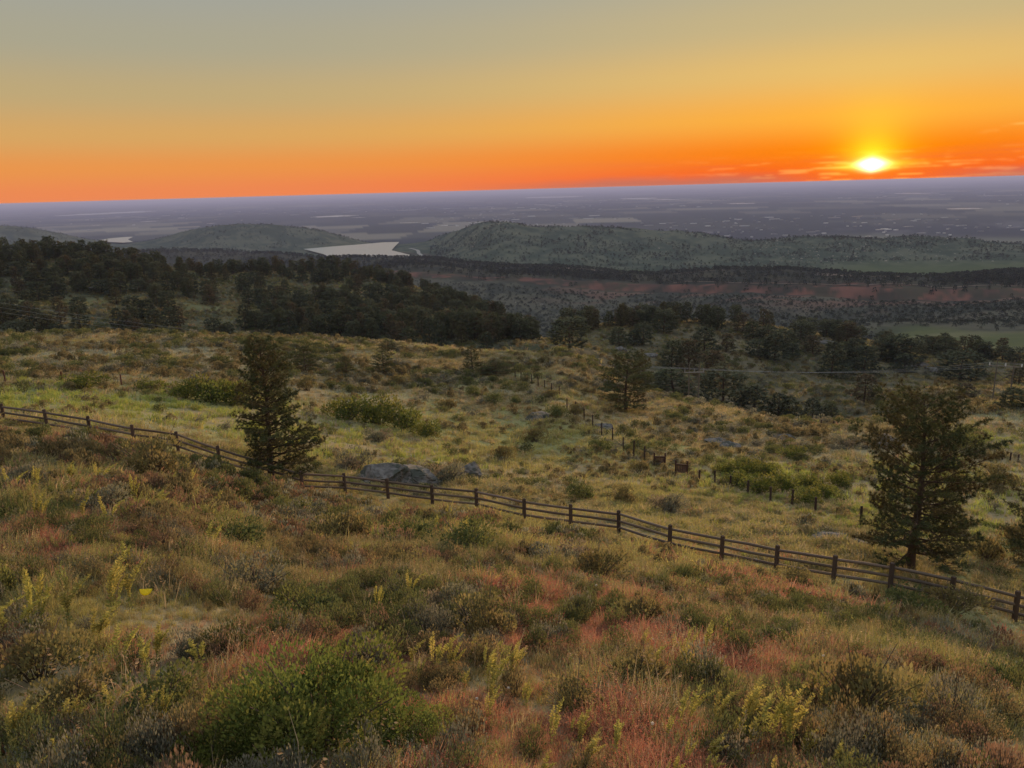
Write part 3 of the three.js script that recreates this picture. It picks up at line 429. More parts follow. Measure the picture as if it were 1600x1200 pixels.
const PATCHES = [['red',-10.8,-18.2,2.3,3.8],['red',-4.5,-19.7,2.2,5.7],['red',-5.7,-12.0,1.7,2.0],['red',-1.1,-10.3,1.5,2.3],['red',-0.1,-16.2,2.3,4.8],['red',2.0,-14.6,2.1,5.3],['red',3.7,-10.6,1.1,2.6],['red',1.8,-10.0,1.4,2.0],['red',9.6,-32.5,3.3,5.5],['red',9.3,-23.8,2.2,5.6],['red',-4.7,-23.6,1.3,3.1],['red',-6.8,-31.4,1.3,3.4],['red',3.1,-9.5,0.9,2.0],['red',0.6,-11.4,0.9,1.6],['red',4.4,-9.4,0.7,1.7],['red',-13.4,-19.8,1.4,2.8],['red',-17.5,-41.8,2.2,4.8],['red',-23.2,-43.9,2.3,3.7],['grey',5.1,-8.2,1.2,1.0],['grey',3.0,-8.0,0.8,0.5],['grey',16.3,-25.1,2.4,7.4],['grey',-5.5,-8.1,0.9,0.6],['grey',-1.4,-8.0,0.6,0.5],['grey',-11.7,-17.2,0.9,2.0],['grey',19.9,-28.6,1.6,3.2],['grey',-5.7,-12.0,0.9,1.2],['green',-16.6,-26.4,3.5,9.1],['green',-11.5,-22.9,3.1,5.8],['green',-11.3,-38.8,4.2,8.4],['green',-8.3,-24.4,2.2,4.2],['green',-7.0,-10.0,1.1,1.7],['green',-5.5,-9.4,1.3,1.5],['green',18.4,-29.4,3.3,2.3],['green',-2.9,-30.3,4.1,7.2],['green',7.4,-13.1,1.3,4.7],['yellow',-7.4,-39.8,7.2,5.2],['yellow',3.1,-36.1,6.6,6.0],['yellow',9.3,-34.6,4.8,3.3],['yellow',-8.7,-13.2,1.5,1.9],['yellow',-7.9,-87.6,9.2,18.3],['yellow',7.4,-86.6,11.5,19.2],['yellow',10.0,-57.1,6.1,8.2],['yellow',-3.8,-103.9,10.9,13.8],['yellow',-12.9,-80.7,7.1,10.4],['lime',-47.6,-74.9,6.4,12.7],['lime',-35.9,-75.5,16.3,11.5],['lime',-25.7,-77.4,8.1,12.2],['lime',-17.4,-82.0,8.6,11.2],['lime',-9.8,-72.8,6.4,8.5],['lime',63.3,-94.0,5.0,5.0],['lime',40.1,-69.7,9.3,12.2],['lime',25.4,-72.3,7.7,10.4],['lime',28.7,-55.4,6.0,8.4],['lime',39.4,-58.7,4.2,12.0],['orange',29.0,-119.4,10.4,20.8],['orange',35.7,-107.9,9.5,13.2],['orange',20.6,-149.3,7.7,10.3],['orange',-23.2,-171.6,17.5,9.6],['orange',37.0,-133.7,7.0,36.6],['orange',19.3,-88.5,4.7,8.4],['orange',-50.0,-112.7,11.6,7.5],['orange',-65.6,-104.2,7.1,6.2],['orange',-2.3,-124.1,8.6,8.4],['orange',-8.6,-170.3,13.1,8.2],['orange',14.2,-165.4,9.9,11.4],['orange',42.3,-103.1,5.4,8.8],['sage',-73.5,-127.8,21.7,14.1],['sage',-55.8,-146.4,24.9,12.9],['sage',-20.5,-118.3,15.3,11.3],['sage',-36.6,-121.9,12.5,9.1],['sage',-43.2,-170.4,17.4,12.1],['sage',41.5,-96.7,6.8,8.5],['sage',76.5,-117.1,10.2,11.0]];
const PUFFS = [[12.08,-35.39],[2.16,-19.15],[11.63,-27.47],[8.10,-14.11],[5.85,-13.01],[12.98,-17.61],[14.54,-21.37],[2.59,-13.29],[-0.17,-9.69],[-0.59,-9.16],[1.68,-8.42],[-6.85,-10.61]];
// ---------------------------------------------------------------- water and far things
waterSheet('reservoir', [[-914, -3476], [-809, -3596], [-707, -3684], [-604, -3801], [-529, -3793], [-503, -3439], [-487, -3248], [-380, -2985], [-358, -2808], [-462, -2737], [-515, -2655], [-607, -2781], [-747, -3139]], 148);
waterSheet('reservoir_arm', [[-2503, -4793], [-2526, -4996], [-2480, -5100], [-2440, -5100], [-2318, -4774], [-2140, -4463], [-2179, -4425], [-2315, -4536]], 148);
LAKES.forEach(([x, z, w], i) => {
  const r = mulberry(300 + i), pts = [], L = w * (0.5 + 0.35 * r()) * Math.hypot(x, z) / 9000;
  for (let k = 0; k < 22; k++) { const a = k / 22 * 6.283, q = 0.75 + 0.5 * r(); pts.push([x + Math.cos(a) * w * 0.5 * q, z + Math.sin(a) * L * 0.5 * q]); }
  waterSheet(numbered('lake'), pts, 0.6);
});
function stuff(name, geometry, material, list, label, category) {     // list: [matrix, colour]
  const m = new THREE.InstancedMesh(geometry, material, list.length), c = new THREE.Color();
  list.forEach(([mat, col], i) => { m.setMatrixAt(i, mat); m.setColorAt(i, c.setRGB(...col)); });
  m.castShadow = m.receiveShadow = true; m.name = numbered(name); tag(m, label, category, null, 'stuff'); scene.add(m); return m;
}
const V = (x, y, z) => new THREE.Vector3(x, y, z), UPV = V(0, 1, 0);
function place(x, y, z, turn, sx, sy = sx, sz = sx, tiltX = 0, tiltZ = 0) { return new THREE.Matrix4().compose(V(x, y, z), new THREE.Quaternion().setFromEuler(new THREE.Euler(tiltX, turn, tiltZ, 'YXZ')), V(sx, sy, sz)); }
{ // the town on the plain: roofs and sheds far off
  const r = mulberry(71), list = [];
  for (let i = 0; i < 9000 && list.length < 620; i++) {
    const b = lerp(-36, 36, r()) * RAD, d = 4600 * (6.5 ** r()), x = Math.sin(b) * d, z = -Math.cos(b) * d, s = survey(x, z);
    if (s.s < 17.9) continue;
    const k = fbm(x * 0.00035 + 3, z * 0.00028 + 8, 3); if (k < 0.47 + 0.16 * r()) continue;
    const w = (20 + 150 * r() ** 3) * clamp(d / 12000, 0.4, 1.6), shade = r() < 0.4 ? 0.38 + 0.3 * r() : 0.14 + 0.16 * r();
    list.push([place(x, 3.5, z, 0.1 + 0.2 * r(), w, 5 + 5 * r(), 12 + w * 0.3 * r()), [shade, shade * 0.98, shade * 0.95]]);
  }
  stuff('far_town', new THREE.BoxGeometry(1, 1, 1), new THREE.MeshStandardMaterial({ roughness: 0.7 }), list, 'pale roofs and sheds of the far town spread over the plain', 'town');
}
{ // trees of the plain, of the hogback crest and of the ridges, too far to tell apart
  const r = mulberry(72), list = [], s0 = new Soup();
  for (let i = 0; i < 34; i++) { const v = V(r() - 0.5, r() - 0.35, r() - 0.5).normalize(), t = 0.15 + 0.85 * r(), q = 0.34 * (1 - t) ** 0.6 + 0.05; leafTri(s0, V(v.x * q, t * 0.95, v.z * q), v, 0.26, r, [1, 1, 1], 0.9); }
  s0.tube([[0, -0.1, 0], [0, 0.5, 0]], [0.03, 0.015], 4, [0.8, 0.7, 0.6]);
  const g = s0.geometry();
  for (let i = 0; i < 240000 && list.length < 56000; i++) {
    const b = lerp(-36, 37, r()), d = 650 * (8.7 ** r()), x = Math.sin(b * RAD) * d, z = -Math.cos(b * RAD) * d, p = survey(x, z), s = p.s; let k = 0;
    if (s > 8.7 && s < 10.9) k = 0.35 * (1 - smooth(24, 27, b) * smooth(10.3, 10.0, s));
    else if (s < 11) k = 0; else if (s < 12.1) k = 0.05; else if (s < 14) k = 0.10 + 0.7 * smooth(0.1, 0.03, Math.abs(s - 12.98)) + 0.55 * smooth(0.35, 0.1, Math.abs(s - 12.4)) * smooth(0.45, 0.6, fbm(x * 0.006, z * 0.006, 3));
    else if (s < 15.2) k = b < -4 ? 0.25 : 0.1 * (1 - smooth(20, 25, b)); else if (s < 16.3) k = 0.5 * smooth(0.35, 0.6, fbm(x * 0.012 + 30, z * 0.012, 3)) + 0.55 * smooth(0.12, 0.02, Math.abs(s - 16)) * smooth(0.4, 0.55, fbm(x * 0.008, z * 0.008, 3));
    if (b < -9 && s < 13) k *= 1.4;
    if (p.h < 149.5 && s > 14 && s < 16) k = 0;
    if (r() > k) continue;
    const small = s < 11 ? 0.4 : s > 15.1 && r() < 0.75 ? 0.5 : 1, h = (4 + 5 * r()) * small, c = jit([0.055, 0.063, 0.042], r, 0.35);
    list.push([place(x, p.h - 0.2, z, r() * 6, h * (small < 1 ? 1.5 : 1), h, h * (small < 1 ? 1.5 : 1)), c]);
  }
  stuff('far_wood', g, M.far, list, 'distant dark pines and scrub dotted over the valley and the hogback ridges', 'wood');
}
{ // pale boulders scattered on the ridges
  const r = mulberry(73), list = [], g = new THREE.DodecahedronGeometry(0.5, 0);
  for (let i = 0; i < 30000 && list.length < 520; i++) {
    const b = lerp(-4, 36, r()), d = 900 * (3.5 ** r()), x = Math.sin(b * RAD) * d, z = -Math.cos(b * RAD) * d, p = survey(x, z), s = p.s; let k = 0;
    if (s > 15.15 && s < 15.95) k = smooth(0.42, 0.66, fbm(x * 0.0035 + 2, z * 0.0035, 3)); else if (s > 9.9 && s < 11 && b < 25) k = 0.15 * smooth(0.5, 0.7, fbm(x * 0.006, z * 0.006, 3));
    if (r() > k) continue; const w = 1.5 + 6 * r() * r(), c = jit([0.27, 0.255, 0.21], r, 0.25); list.push([place(x, p.h, z, r() * 6, w, w * 0.7, w * 1.2), c]);
  }
  stuff('ridge_boulders', g, new THREE.MeshStandardMaterial({ roughness: 1 }), list, 'pale boulders strewn over the far hogback slope', 'boulders');
}
function ribbon(name, pts, width, lift, color) {                     // a road laid over the ground
  const curve = new THREE.CatmullRomCurve3(pts.map(([x, z]) => V(x, 0, z))), n = pts.length * 14, s = new Soup(); let prev;
  for (let i = 0; i <= n; i++) { const p = curve.getPoint(i / n), t = curve.getTangent(i / n), a = [p.x - t.z * width / 2, 0, p.z + t.x * width / 2], b = [p.x + t.z * width / 2, 0, p.z - t.x * width / 2]; a[1] = b[1] = Math.max(ground(a[0], a[2]), ground(b[0], b[2]), ground(p.x, p.z)) + lift; if (prev) s.quad(prev[0], prev[1], b, a, color); prev = [a, b]; }
  return structure(new THREE.Mesh(s.geometry(), M.far), name);
}
ribbon('shore_road', [[-429, -3390], [-376, -3220], [-349, -3040], [-290, -2785], [-255, -2694]], 14, 1.6, [0.36, 0.34, 0.30]);
{ const pts = []; for (let b = 12; b <= 37; b += 2.5) { const q = Math.round((b - B0) / STEP) * NK, d = lerp(KD[q + 12], KD[q + 13], 0.10 + 0.06 * Math.sin(b)); pts.push([Math.sin(b * RAD) * d, -Math.cos(b * RAD) * d]); } ribbon('ridge_track', pts, 6, 0.8, [0.20, 0.155, 0.125]); }

// ---------------------------------------------------------------- pines
const broad = (t, a) => Math.max(0.1, 0.38 * Math.sqrt(Math.max(0, 1 - (Math.max(0, t - 0.25) / 0.76) ** 1.8))) * (0.86 + 0.2 * Math.sin(a * 2 + 1 + t * 6) * (t < 0.7 ? 1 : 0.5));
const narrow = (t, a) => Math.max(0.06, 0.235 * Math.sqrt(Math.max(0, 1 - (Math.max(0, t - 0.3) / 0.7) ** 1.7))) * (0.9 + 0.35 * Math.cos(a - 0.3) * (t < 0.35 ? 1 : 0.25) + 0.15 * Math.sin(a * 3 + t * 9));
{
  const [a, b, c] = NEAR_PINES;
  const A = makePine({ seed: 11, height: a[2], shape: narrow, limbs: 118, twigs: 15, tuft: 0.23, blades: 30, width: 0.016, bare: 0.07, dome: 3, droop: 0.05 });
  pineThing(A, 'pine_tree', 'tall narrow pine standing beside the rail fence at left', [a[0], ground(a[0], a[1]), a[1]], 0, null, true);
  const Bp = makePine({ seed: 23, height: b[2], shape: broad, limbs: 100, twigs: 16, tuft: 0.22, blades: 30, width: 0.015, bare: 0.13, dome: 9, droop: 0.12 });
  pineThing(Bp, 'pine_tree', 'broad pine with round needle tufts behind the rail fence at right', [b[0], ground(b[0], b[1]), b[1]], 0.4, null, true);
  const C = makePine({ seed: 37, height: c[2], shape: broad, limbs: 56, twigs: 13, tuft: 0.19, blades: 28, width: 0.0125, bare: 0.1, dome: 4 });
  pineThing(C, 'pine_tree', 'pine cut off by the right edge of the picture', [c[0], ground(c[0], c[1]), c[1]], 1.1, null, true);
}
const conic = (t) => lerp(0.34, 0.07, t ** 1.1), oval = (t) => 0.27 * Math.sin(Math.PI * (0.16 + 0.78 * t)) + 0.06, bushy = (t) => lerp(0.42, 0.1, t * t), ragged = (t, a) => lerp(0.30, 0.09, t) * (0.75 + 0.4 * Math.sin(a * 1.5));
const midBuilt = [[41, oval, 64], [42, conic, 58], [43, bushy, 54]].map(([seed, shape, limbs]) => makePine({ seed, height: 9, shape, limbs, twigs: 9, tuft: 0.36, blades: 18, width: 0.034, bare: 0.05, dome: 4, sides: 6 }));
const midLabel = ['dense oval pine standing alone below the wire fence', 'smaller pine close behind the lone oval pine', 'dark conical pine at the top end of the wire fence', 'low wide pine bush beside the top wire fence post', 'small round pine on the field crest left of the fence end', 'smallest pine in the row on the field crest', 'pine half hidden behind the tall narrow pine', 'low dark juniper on the brow of the field'];
const midKind = [0, 1, 1, 2, 2, 1, 0, 2], midThings = [];
MID_PINES.forEach(([x, z, h, w], i) => {
  const k = midKind[i], y = ground(x, z);
  if (!midThings[k]) { midThings[k] = pineThing(midBuilt[k], 'pine_tree', midLabel[i], [x, y, z], i * 1.3); midThings[k].scale.set(w / 5.6, h / 9, w / 5.6); }
  else copyThing(midThings[k], midLabel[i], [x, y, z], i * 1.7, [w / 5.6, h / 9, w / 5.6]);
});
{ // the wood on the left hill and the scattered pines of the slope: the largest 290 each a tree, the rest one wood
  const tones = [[[0.104, 0.112, 0.061], [0.088, 0.098, 0.051]], [[0.081, 0.093, 0.056], [0.068, 0.081, 0.049]], [[0.122, 0.112, 0.061], [0.104, 0.098, 0.051]], [[0.073, 0.085, 0.054], [0.098, 0.105, 0.061]], [[0.112, 0.12, 0.071], [0.091, 0.1, 0.059]], [[0.134, 0.104, 0.061], [0.095, 0.09, 0.051]]], forms = [[51, conic], [52, oval], [53, ragged], [54, conic], [55, oval], [56, ragged]].map(([seed, shape], k) => makePine({ seed, height: 9, shape, limbs: 36, twigs: 6, tuft: 0.78, blades: 11, width: 0.135, bare: 0.02, dome: 2, sides: 5, dense: 0.9, palette: tones[k] }));
  const r = mulberry(81), trees = [];
  const slopeGroup = 'pines scattered over the right-hand slope';
  SLOPE_PINES.forEach(([x, z, h, w]) => trees.push({ x, z, h: h * 1.12, w: w * 1.4, g: slopeGroup, l: 'dark pine among those scattered over the grassy slope beyond the field' }));
  for (let i = 0; i < 50; i++) { const b = lerp(4.2, 17.5, r()), q = Math.round((b - B0) / STEP) * NK, d = lerp(KD[q + 7], KD[q + 8], lerp(0.72, 1.12, r() ** 0.7)); trees.push({ x: Math.sin(b * RAD) * d, z: -Math.cos(b * RAD) * d, h: 6.3 + 3.2 * r(), w: 4.0 + 1.8 * r(), g: 'pines in the row along the ridge', l: 'pine in the dense row along the ridge top right of centre' }); }
  for (let i = 0; i < 30; i++) { const b = lerp(18, 36, r()), q = Math.round((b - B0) / STEP) * NK, d = lerp(KD[q + 7], KD[q + 8], lerp(0.8, 1.25, r())); trees.push({ x: Math.sin(b * RAD) * d, z: -Math.cos(b * RAD) * d, h: 6 + 3 * r(), w: 5.5 + 2 * r(), g: slopeGroup, l: 'dark pine among those scattered over the grassy slope beyond the field' }); }
  for (let i = 0; i < 24000 && trees.length < 930; i++) {
    const b = lerp(-42, 1.6, r()), d = lerp(232, 560, r()), x = Math.sin(b * RAD) * d, z = -Math.cos(b * RAD) * d, s = survey(x, z).s;
    if (s < 5.25 || s > 8.5) continue;
    let k = 0.8 + 0.6 * smooth(7.15, 7.5, s) * smooth(-12, -18, b);
    if (b < -18) k *= 1 - 0.86 * smooth(6.2, 6.5, s) * smooth(7.16, 7.02, s);                                     // open spur
    if (b > -20 && b < -9) k *= 1 - 0.7 * smooth(7.1, 7.4, s) * smooth(8.0, 7.85, s);                                // shrubby opening
    k *= 0.6 + 0.6 * smooth(0.34, 0.5, fbm(x * 0.022 + 9, z * 0.022, 3));
    if (r() > k) continue;
    if (trees.some((t) => (t.x - x) ** 2 + (t.z - z) ** 2 < 5)) continue;
    trees.push({ x, z, h: 5.5 + 4.2 * r(), w: 4.3 + 2.4 * r(), g: 'pines of the wood on the left hill', s, b });
  }
  for (const t of trees) { t.y = ground(t.x, t.z); t.size = t.h / Math.hypot(t.x, t.z); t.turn = r() * 6.283; t.k = Math.floor(r() * 6); }
  trees.sort((a, b) => b.size - a.size);
  const proto = [], rest = forms.map(() => []);
  trees.forEach((t, i) => {
    const sc = [t.w / 5.2, t.h / 9, t.w / 5.2];
    if (i >= 285) { rest[t.k].push([place(t.x, t.y, t.z, t.turn, ...sc), [1, 1, 1]]); return; }
    const look = ['conical', 'rounded', 'ragged', 'conical', 'rounded', 'ragged'][t.k], edge = t.x / -t.z;
    if (t.s) { const where = t.b < -29 ? 'by the left picture edge' : t.b < -23.5 ? 'under the small water arm' : t.b < -17.5 ? 'above the narrow pine' : t.b < -11 ? 'below the left reservoir shore' : t.b < -5 ? 'below the right reservoir shore' : 'at its right end'; const tier = t.s > 7.6 ? 'along the top of' : t.s > 6.9 ? 'halfway up' : 'at the foot of'; t.l = `${look} dark pine ${tier} the left wood, ${where}`; }
    else if (t.g === slopeGroup) t.l = `${look} pine on the slope beyond the field, ${edge < 0.22 ? 'above the lone oval pine' : edge < 0.33 ? 'near the double power pole' : edge < 0.44 ? 'between the two power poles' : edge < 0.56 ? 'above the broad pine' : 'beside the braced power pole'}`;
    else t.l = `${look} pine in the row along the ridge, ${edge < 0.13 ? 'left part' : edge < 0.21 ? 'middle part' : 'right part'}`;
    const g = t.l.replace(' pine', ' pines');
    if (!proto[t.k]) { proto[t.k] = pineThing(forms[t.k], 'hill_pine', t.l, [t.x, t.y, t.z], t.turn, g); proto[t.k].scale.set(...sc); }
    else copyThing(proto[t.k], t.l, [t.x, t.y, t.z], t.turn, sc, g);
  });
  rest.forEach((list, k) => list.length && stuff('pine_wood', mergeGeometries([forms[k].trunk, ...forms[k].limbs, forms[k].crown]), M.needle, list, 'farther pines merging into the dark wood over the left hill', 'wood'));
  const [dx, dz, dh] = DEAD_PINE[0], dead = makePine({ seed: 57, height: 9, shape: oval, limbs: 26, twigs: 4, tuft: 0.5, blades: 8, width: 0.06, sides: 5, palette: [[0.22, 0.075, 0.05], [0.17, 0.06, 0.04]] });
  pineThing(dead, 'hill_pine', 'small rust-red dead pine on the slope crest', [dx, ground(dx, dz), dz], 0).scale.set(0.7, dh / 9, 0.7);
}
// ---------------------------------------------------------------- fences, gate, power line
const WOOD = [0.088, 0.060, 0.046];
{
  const r = mulberry(91), f = thing('rail_fence', 'long brown wooden post and rail fence crossing the slope', 'fence', [0, 0, 0]), tops = [];
  RAIL_FENCE.forEach(([x, z]) => {
    const y = ground(x, z), s = new Soup(), h = 1.42 + 0.07 * r(), lx = (r() - 0.5) * 0.06, lz = (r() - 0.5) * 0.06;
    s.tube([[x, y - 0.4, z], [x + lx, y + h - 0.02, z + lz], [x + lx, y + h + 0.01, z + lz]], [0.12, 0.115, 0.09], 9, jit(WOOD, r, 0.2)); part('post', s.geometry(), M.wood, f); tops.push([x, y, z]);
  });
  for (let i = 0; i < tops.length - 1; i++) for (const hh of [0.42, 0.82, 1.24]) {
    const a = tops[i], b = tops[i + 1], s = new Soup(), sag = (r() - 0.5) * 0.05, w = jit([0.135, 0.10, 0.078], r, 0.25), m = [(a[0] + b[0]) / 2 + (r() - 0.5) * 0.04, (a[1] + b[1]) / 2 + hh + sag, (a[2] + b[2]) / 2];
    s.tube([[a[0], a[1] + hh + (r() - 0.5) * 0.05, a[2]], m, [b[0], b[1] + hh + (r() - 0.5) * 0.05, b[2]]], [0.072, 0.076, 0.072], 7, w); part('rail', s.geometry(), M.wood, f);
  }
}
function wireFence(list, h, label, extra) {
  const r = mulberry(95 + list.length), f = thing('wire_fence', label, 'fence', [0, 0, 0]), at = list.map(([x, z]) => [x, ground(x, z), z]);
  for (const [x, y, z] of at) { const s = new Soup(), hh = h * (0.92 + 0.16 * r()); s.tube([[x, y - 0.3, z], [x + (r() - 0.5) * 0.1, y + hh, z + (r() - 0.5) * 0.1]], [0.1, 0.09], 7, jit(extra ?? [0.06, 0.04, 0.032], r, 0.2)); part('post', s.geometry(), M.wood, f); }
  for (const k of [0.35, 0.65, 0.92]) { const s = new Soup(); for (let i = 0; i < at.length - 1; i++) s.tube([[at[i][0], at[i][1] + h * k, at[i][2]], [at[i + 1][0], at[i + 1][1] + h * k, at[i + 1][2]]], [0.004, 0.004], 3, [0.18, 0.17, 0.16], false); part('wire', s.geometry(), M.metal, f); }
}
wireFence(WIRE_POSTS, 1.95, 'wire fence with dark posts running up the field from the brace panels');
wireFence(WIRE_POSTS2, 1.3, 'wire fence with dark posts running down behind the green bushes');
wireFence(WIRE_POSTS3, 1.5, 'wire fence with rusty posts at the left edge of the field', [0.12, 0.05, 0.035]);
wireFence(WIRE_POSTS4.slice(0, 3), 1.2, 'short run of fence posts at the foot of the wooded slope');
wireFence(WIRE_POSTS4.slice(3).sort((a, b) => a[0] - b[0]), 1.0, 'fence posts along the bright green meadow at right');
[[0, 1, 'upper dark wooden brace panel in the wire fence'], [2, 3, 'lower dark wooden brace panel in the wire fence']].forEach(([i, j, label], n) => {
  const a = GATE[i], b = GATE[j], cx = (a[0] + b[0]) / 2, cz = (a[1] + b[1]) / 2, y = ground(cx, cz), w = 1.15, f = thing('brace_panel', label, 'fence panel', [cx, y, cz], n ? -0.35 : -0.15), r = mulberry(99 + n);
  for (const s of [-1, 1]) { const q = new Soup(); q.tube([[s * w / 2, -0.4, 0], [s * w / 2, 1.5, 0]], [0.09, 0.085], 8, [0.075, 0.04, 0.03]); part('post', q.geometry(), M.wood, f); }
  for (const hh of [0.3, 1.12]) { const q = new Soup(); q.tube([[-w / 2, hh, 0.06], [w / 2, hh, 0.06]], [0.06, 0.06], 6, [0.12, 0.07, 0.05]); part('rail', q.geometry(), M.wood, f); }
  for (let k = 0; k < 6; k++) part('plank', new THREE.BoxGeometry(0.15, 0.78 + 0.08 * r(), 0.03).translate(-w / 2 + 0.17 + k * 0.165, 0.7, -0.02), plankMaterial(), f);
});
function plankMaterial() { return plankMaterial.m ??= new THREE.MeshStandardMaterial({ color: new THREE.Color().setRGB(0.10, 0.05, 0.036), roughness: 0.9 }); }
{ // the power line across the gully: two double-pole frames in view, wires running out of the frame on both sides
  const frames = [[41.6, -175.0, 43.9, -174.9, 339.1, 'weathered double power pole with pale crossarm on the field crest'], [125.0, -192.1, 128.4, -190.6, 334.4, 'braced double power pole with white insulators at right']], ends = [];
  frames.forEach(([x0, z0, x1, z1, top, label], i) => {
    const cx = (x0 + x1) / 2, cz = (z0 + z1) / 2, y = ground(cx, cz), t = thing('power_pole', label, 'power pole', [cx, y, cz], -Math.atan2(z1 - z0, x1 - x0)), w = Math.hypot(x1 - x0, z1 - z0), H = top - y, grey = [0.15, 0.125, 0.10];
    for (const s of [-1, 1]) { const q = new Soup(); q.tube([[s * w / 2, -1, 0], [s * w / 2, H, 0]], [0.19, 0.13], 8, grey); part('pole', q.geometry(), M.wood, t); }
    const arm = new Soup(); arm.tube([[-w * 1.0, H - 1.7, 0.14], [w * 1.0, H - 1.7, 0.14]], [0.11, 0.11], 6, i ? [0.2, 0.17, 0.14] : [0.3, 0.28, 0.25]); part('crossarm', arm.geometry(), M.wood, t);
    for (const s of [-1, 1]) { const q = new Soup(); q.tube([[-s * w / 2, H - 6.4, -0.1 * s], [s * w / 2, H - 3.2, -0.1 * s]], [0.07, 0.07], 5, grey); part('brace', q.geometry(), M.wood, t); }
    ends[i] = [];
    for (const u of [-0.95, 0, 0.95]) { const q = new Soup(); q.tube([[u * w, H - 1.62, 0.14], [u * w, H - 1.3, 0.14], [u * w, H - 0.85, 0.14]], i ? [0.13, 0.17, 0.1] : [0.08, 0.1, 0.06], 8, i ? [0.7, 0.69, 0.67] : [0.3, 0.3, 0.29]); part('insulator', q.geometry(), M.white, t); const a = V(u * w, H - 0.85, 0.14).applyAxisAngle(UPV, t.rotation.y).add(t.position); ends[i].push(a.toArray()); }
  });
  const left = [[-158.7, 353.2, -216], [-158.7, 354.0, -218.4], [-158.7, 354.8, -221]], right = ends[1].map(([x, y, z], k) => [x + 130, y - 9, z - 40 + k]);
  [[left, ends[0], 3.4], [ends[0], ends[1], 1.6], [ends[1], right, 2.5]].forEach(([A, B, sag], i) => { for (let k = 0; k < 3; k++) {
    const pts = []; for (let j = 0; j <= 20; j++) { const u = j / 20; pts.push([lerp(A[k][0], B[k][0], u), lerp(A[k][1], B[k][1], u) - 4 * sag * u * (1 - u), lerp(A[k][2], B[k][2], u)]); }
    const s = new Soup(); s.tube(pts, pts.map(() => 0.02), 4, [0.34, 0.34, 0.34], false); const m = new THREE.Mesh(s.geometry(), M.metal); m.castShadow = m.receiveShadow = true; m.name = numbered('power_wire'); tag(m, ['pale power wire sweeping down from the left over the field crest', 'power wire hanging between the two double power poles', 'power wire leaving the braced power pole to the right'][i], 'wire', ['left span of power wires', 'middle span of power wires', 'right span of power wires'][i]); scene.add(m);
  } });
}
// ---------------------------------------------------------------- rocks, log, yellow disc
const rockShapes = [makeRock(5, 0.62), makeRock(8, 0.5), makeRock(13, 0.75), makeRock(21, 0.55)];
const rockLabel = ['largest grey rock of the outcrop behind the rail fence', 'broad grey rock joined to the right of the big outcrop', 'rounded grey rock with a dark hollow right of the outcrop', 'grey rock just below the fence beside the narrow pine', 'small pale rock in the grass below the fence', 'low grey rock left of the narrow pine below the fence', 'flat grey rock in the red grass, left one of a pair', 'flat grey rock in the red grass, right one of a pair', 'grey rock under the dark log at lower right', 'dark rock among grey sage stalks at the lower right', 'low rock left of the dark rock at lower right', 'small grey rock behind the dark log', 'bluish rock on the orange field, left of three', 'bluish rock on the orange field, middle of three', 'bluish rock on the orange field, right of three', 'bare rock beside dark shrubs on the right of the field', 'grey rock left of the lone oval pine', 'flat rock by the bend of the wire fence', 'flat pale rock below the wire fence', 'wide mauve rock slab behind the broad pine', 'low grey slab in front of the broad pine', 'grey slab touching the shade of the broad pine', 'pale rock on the slope below the ridge pines', 'larger pale rock on the slope left of the double pole', 'pale rock at the mouth of the gully', 'pale rock outcrop on the right slope, lowest', 'pale rock outcrop on the right slope, rightmost', 'pale rock outcrop on the right slope, middle', 'pale flat rock near the rust-red pine', 'pale scree patch on the left hill', 'small pale rock above the scree on the left hill', 'small white rock seen under the fence rails'];
const outcrop = [[-11.6, -55.6, 1.5, 1.1], [-10.9, -54.3, 1.2, 0.7], [-9.2, -54.6, 1.7, 1.0], [-8.3, -55.2, 1.3, 1.2], [-6.4, -55.7, 1.4, 0.9], [-5.6, -57.0, 1.6, 0.7], [-7.0, -54.9, 0.9, 0.5]], outcropLabel = ['leftmost block of the broken outcrop behind the rail fence', 'low front block at the left of the outcrop', 'middle front block of the outcrop', 'upright block in the centre of the outcrop', 'right front block of the outcrop', 'rightmost flat block of the outcrop', 'smallest loose stone in front of the outcrop'];
ROCKS.push(...outcrop); rockLabel.push(...outcropLabel);
ROCKS.forEach(([x, z, a, b], i) => {
  const big = i < 3 ? 1.1 : i > 28 && i < 31 ? 0.6 : 1, w = a * big, h = b * (i < 3 ? 1.35 : i > 11 && i < 22 ? 1.5 : big), g = rockShapes[i % 4], m = new THREE.Mesh(g, M.rock); m.name = numbered('rock'); m.castShadow = m.receiveShadow = true;
  m.scale.set(w * 1.1, h * 1.9, w * 0.9); m.position.set(x, ground(x, z) + h * 0.12, z); m.rotation.y = i * 1.9; scene.add(m); tag(m, rockLabel[i], 'rock');
});
{
  const [x, z] = LOG[0], y = ground(x, z), t = thing('fallen_log', 'charred dark log lying on a rock at lower right', 'log', [x, y + 0.22, z], 0.5), s = new Soup(), r = mulberry(5);
  const pts = [], rad = []; for (let k = 0; k <= 8; k++) { pts.push([-0.36 + k * 0.09, 0.04 * Math.sin(k * 0.8), 0.03 * Math.sin(k)]); rad.push(0.105 + 0.02 * r() - 0.004 * k); }
  s.tube(pts, rad, 10, [0.022, 0.019, 0.017]); part('trunk', s.geometry(), M.bark, t); const q = new Soup(); q.tube([[0.1, 0.05, 0], [0.22, 0.14, 0.1], [0.3, 0.16, 0.22]], [0.04, 0.03, 0.012], 6, [0.03, 0.026, 0.022]); part('branch_stub', q.geometry(), M.bark, t);
}
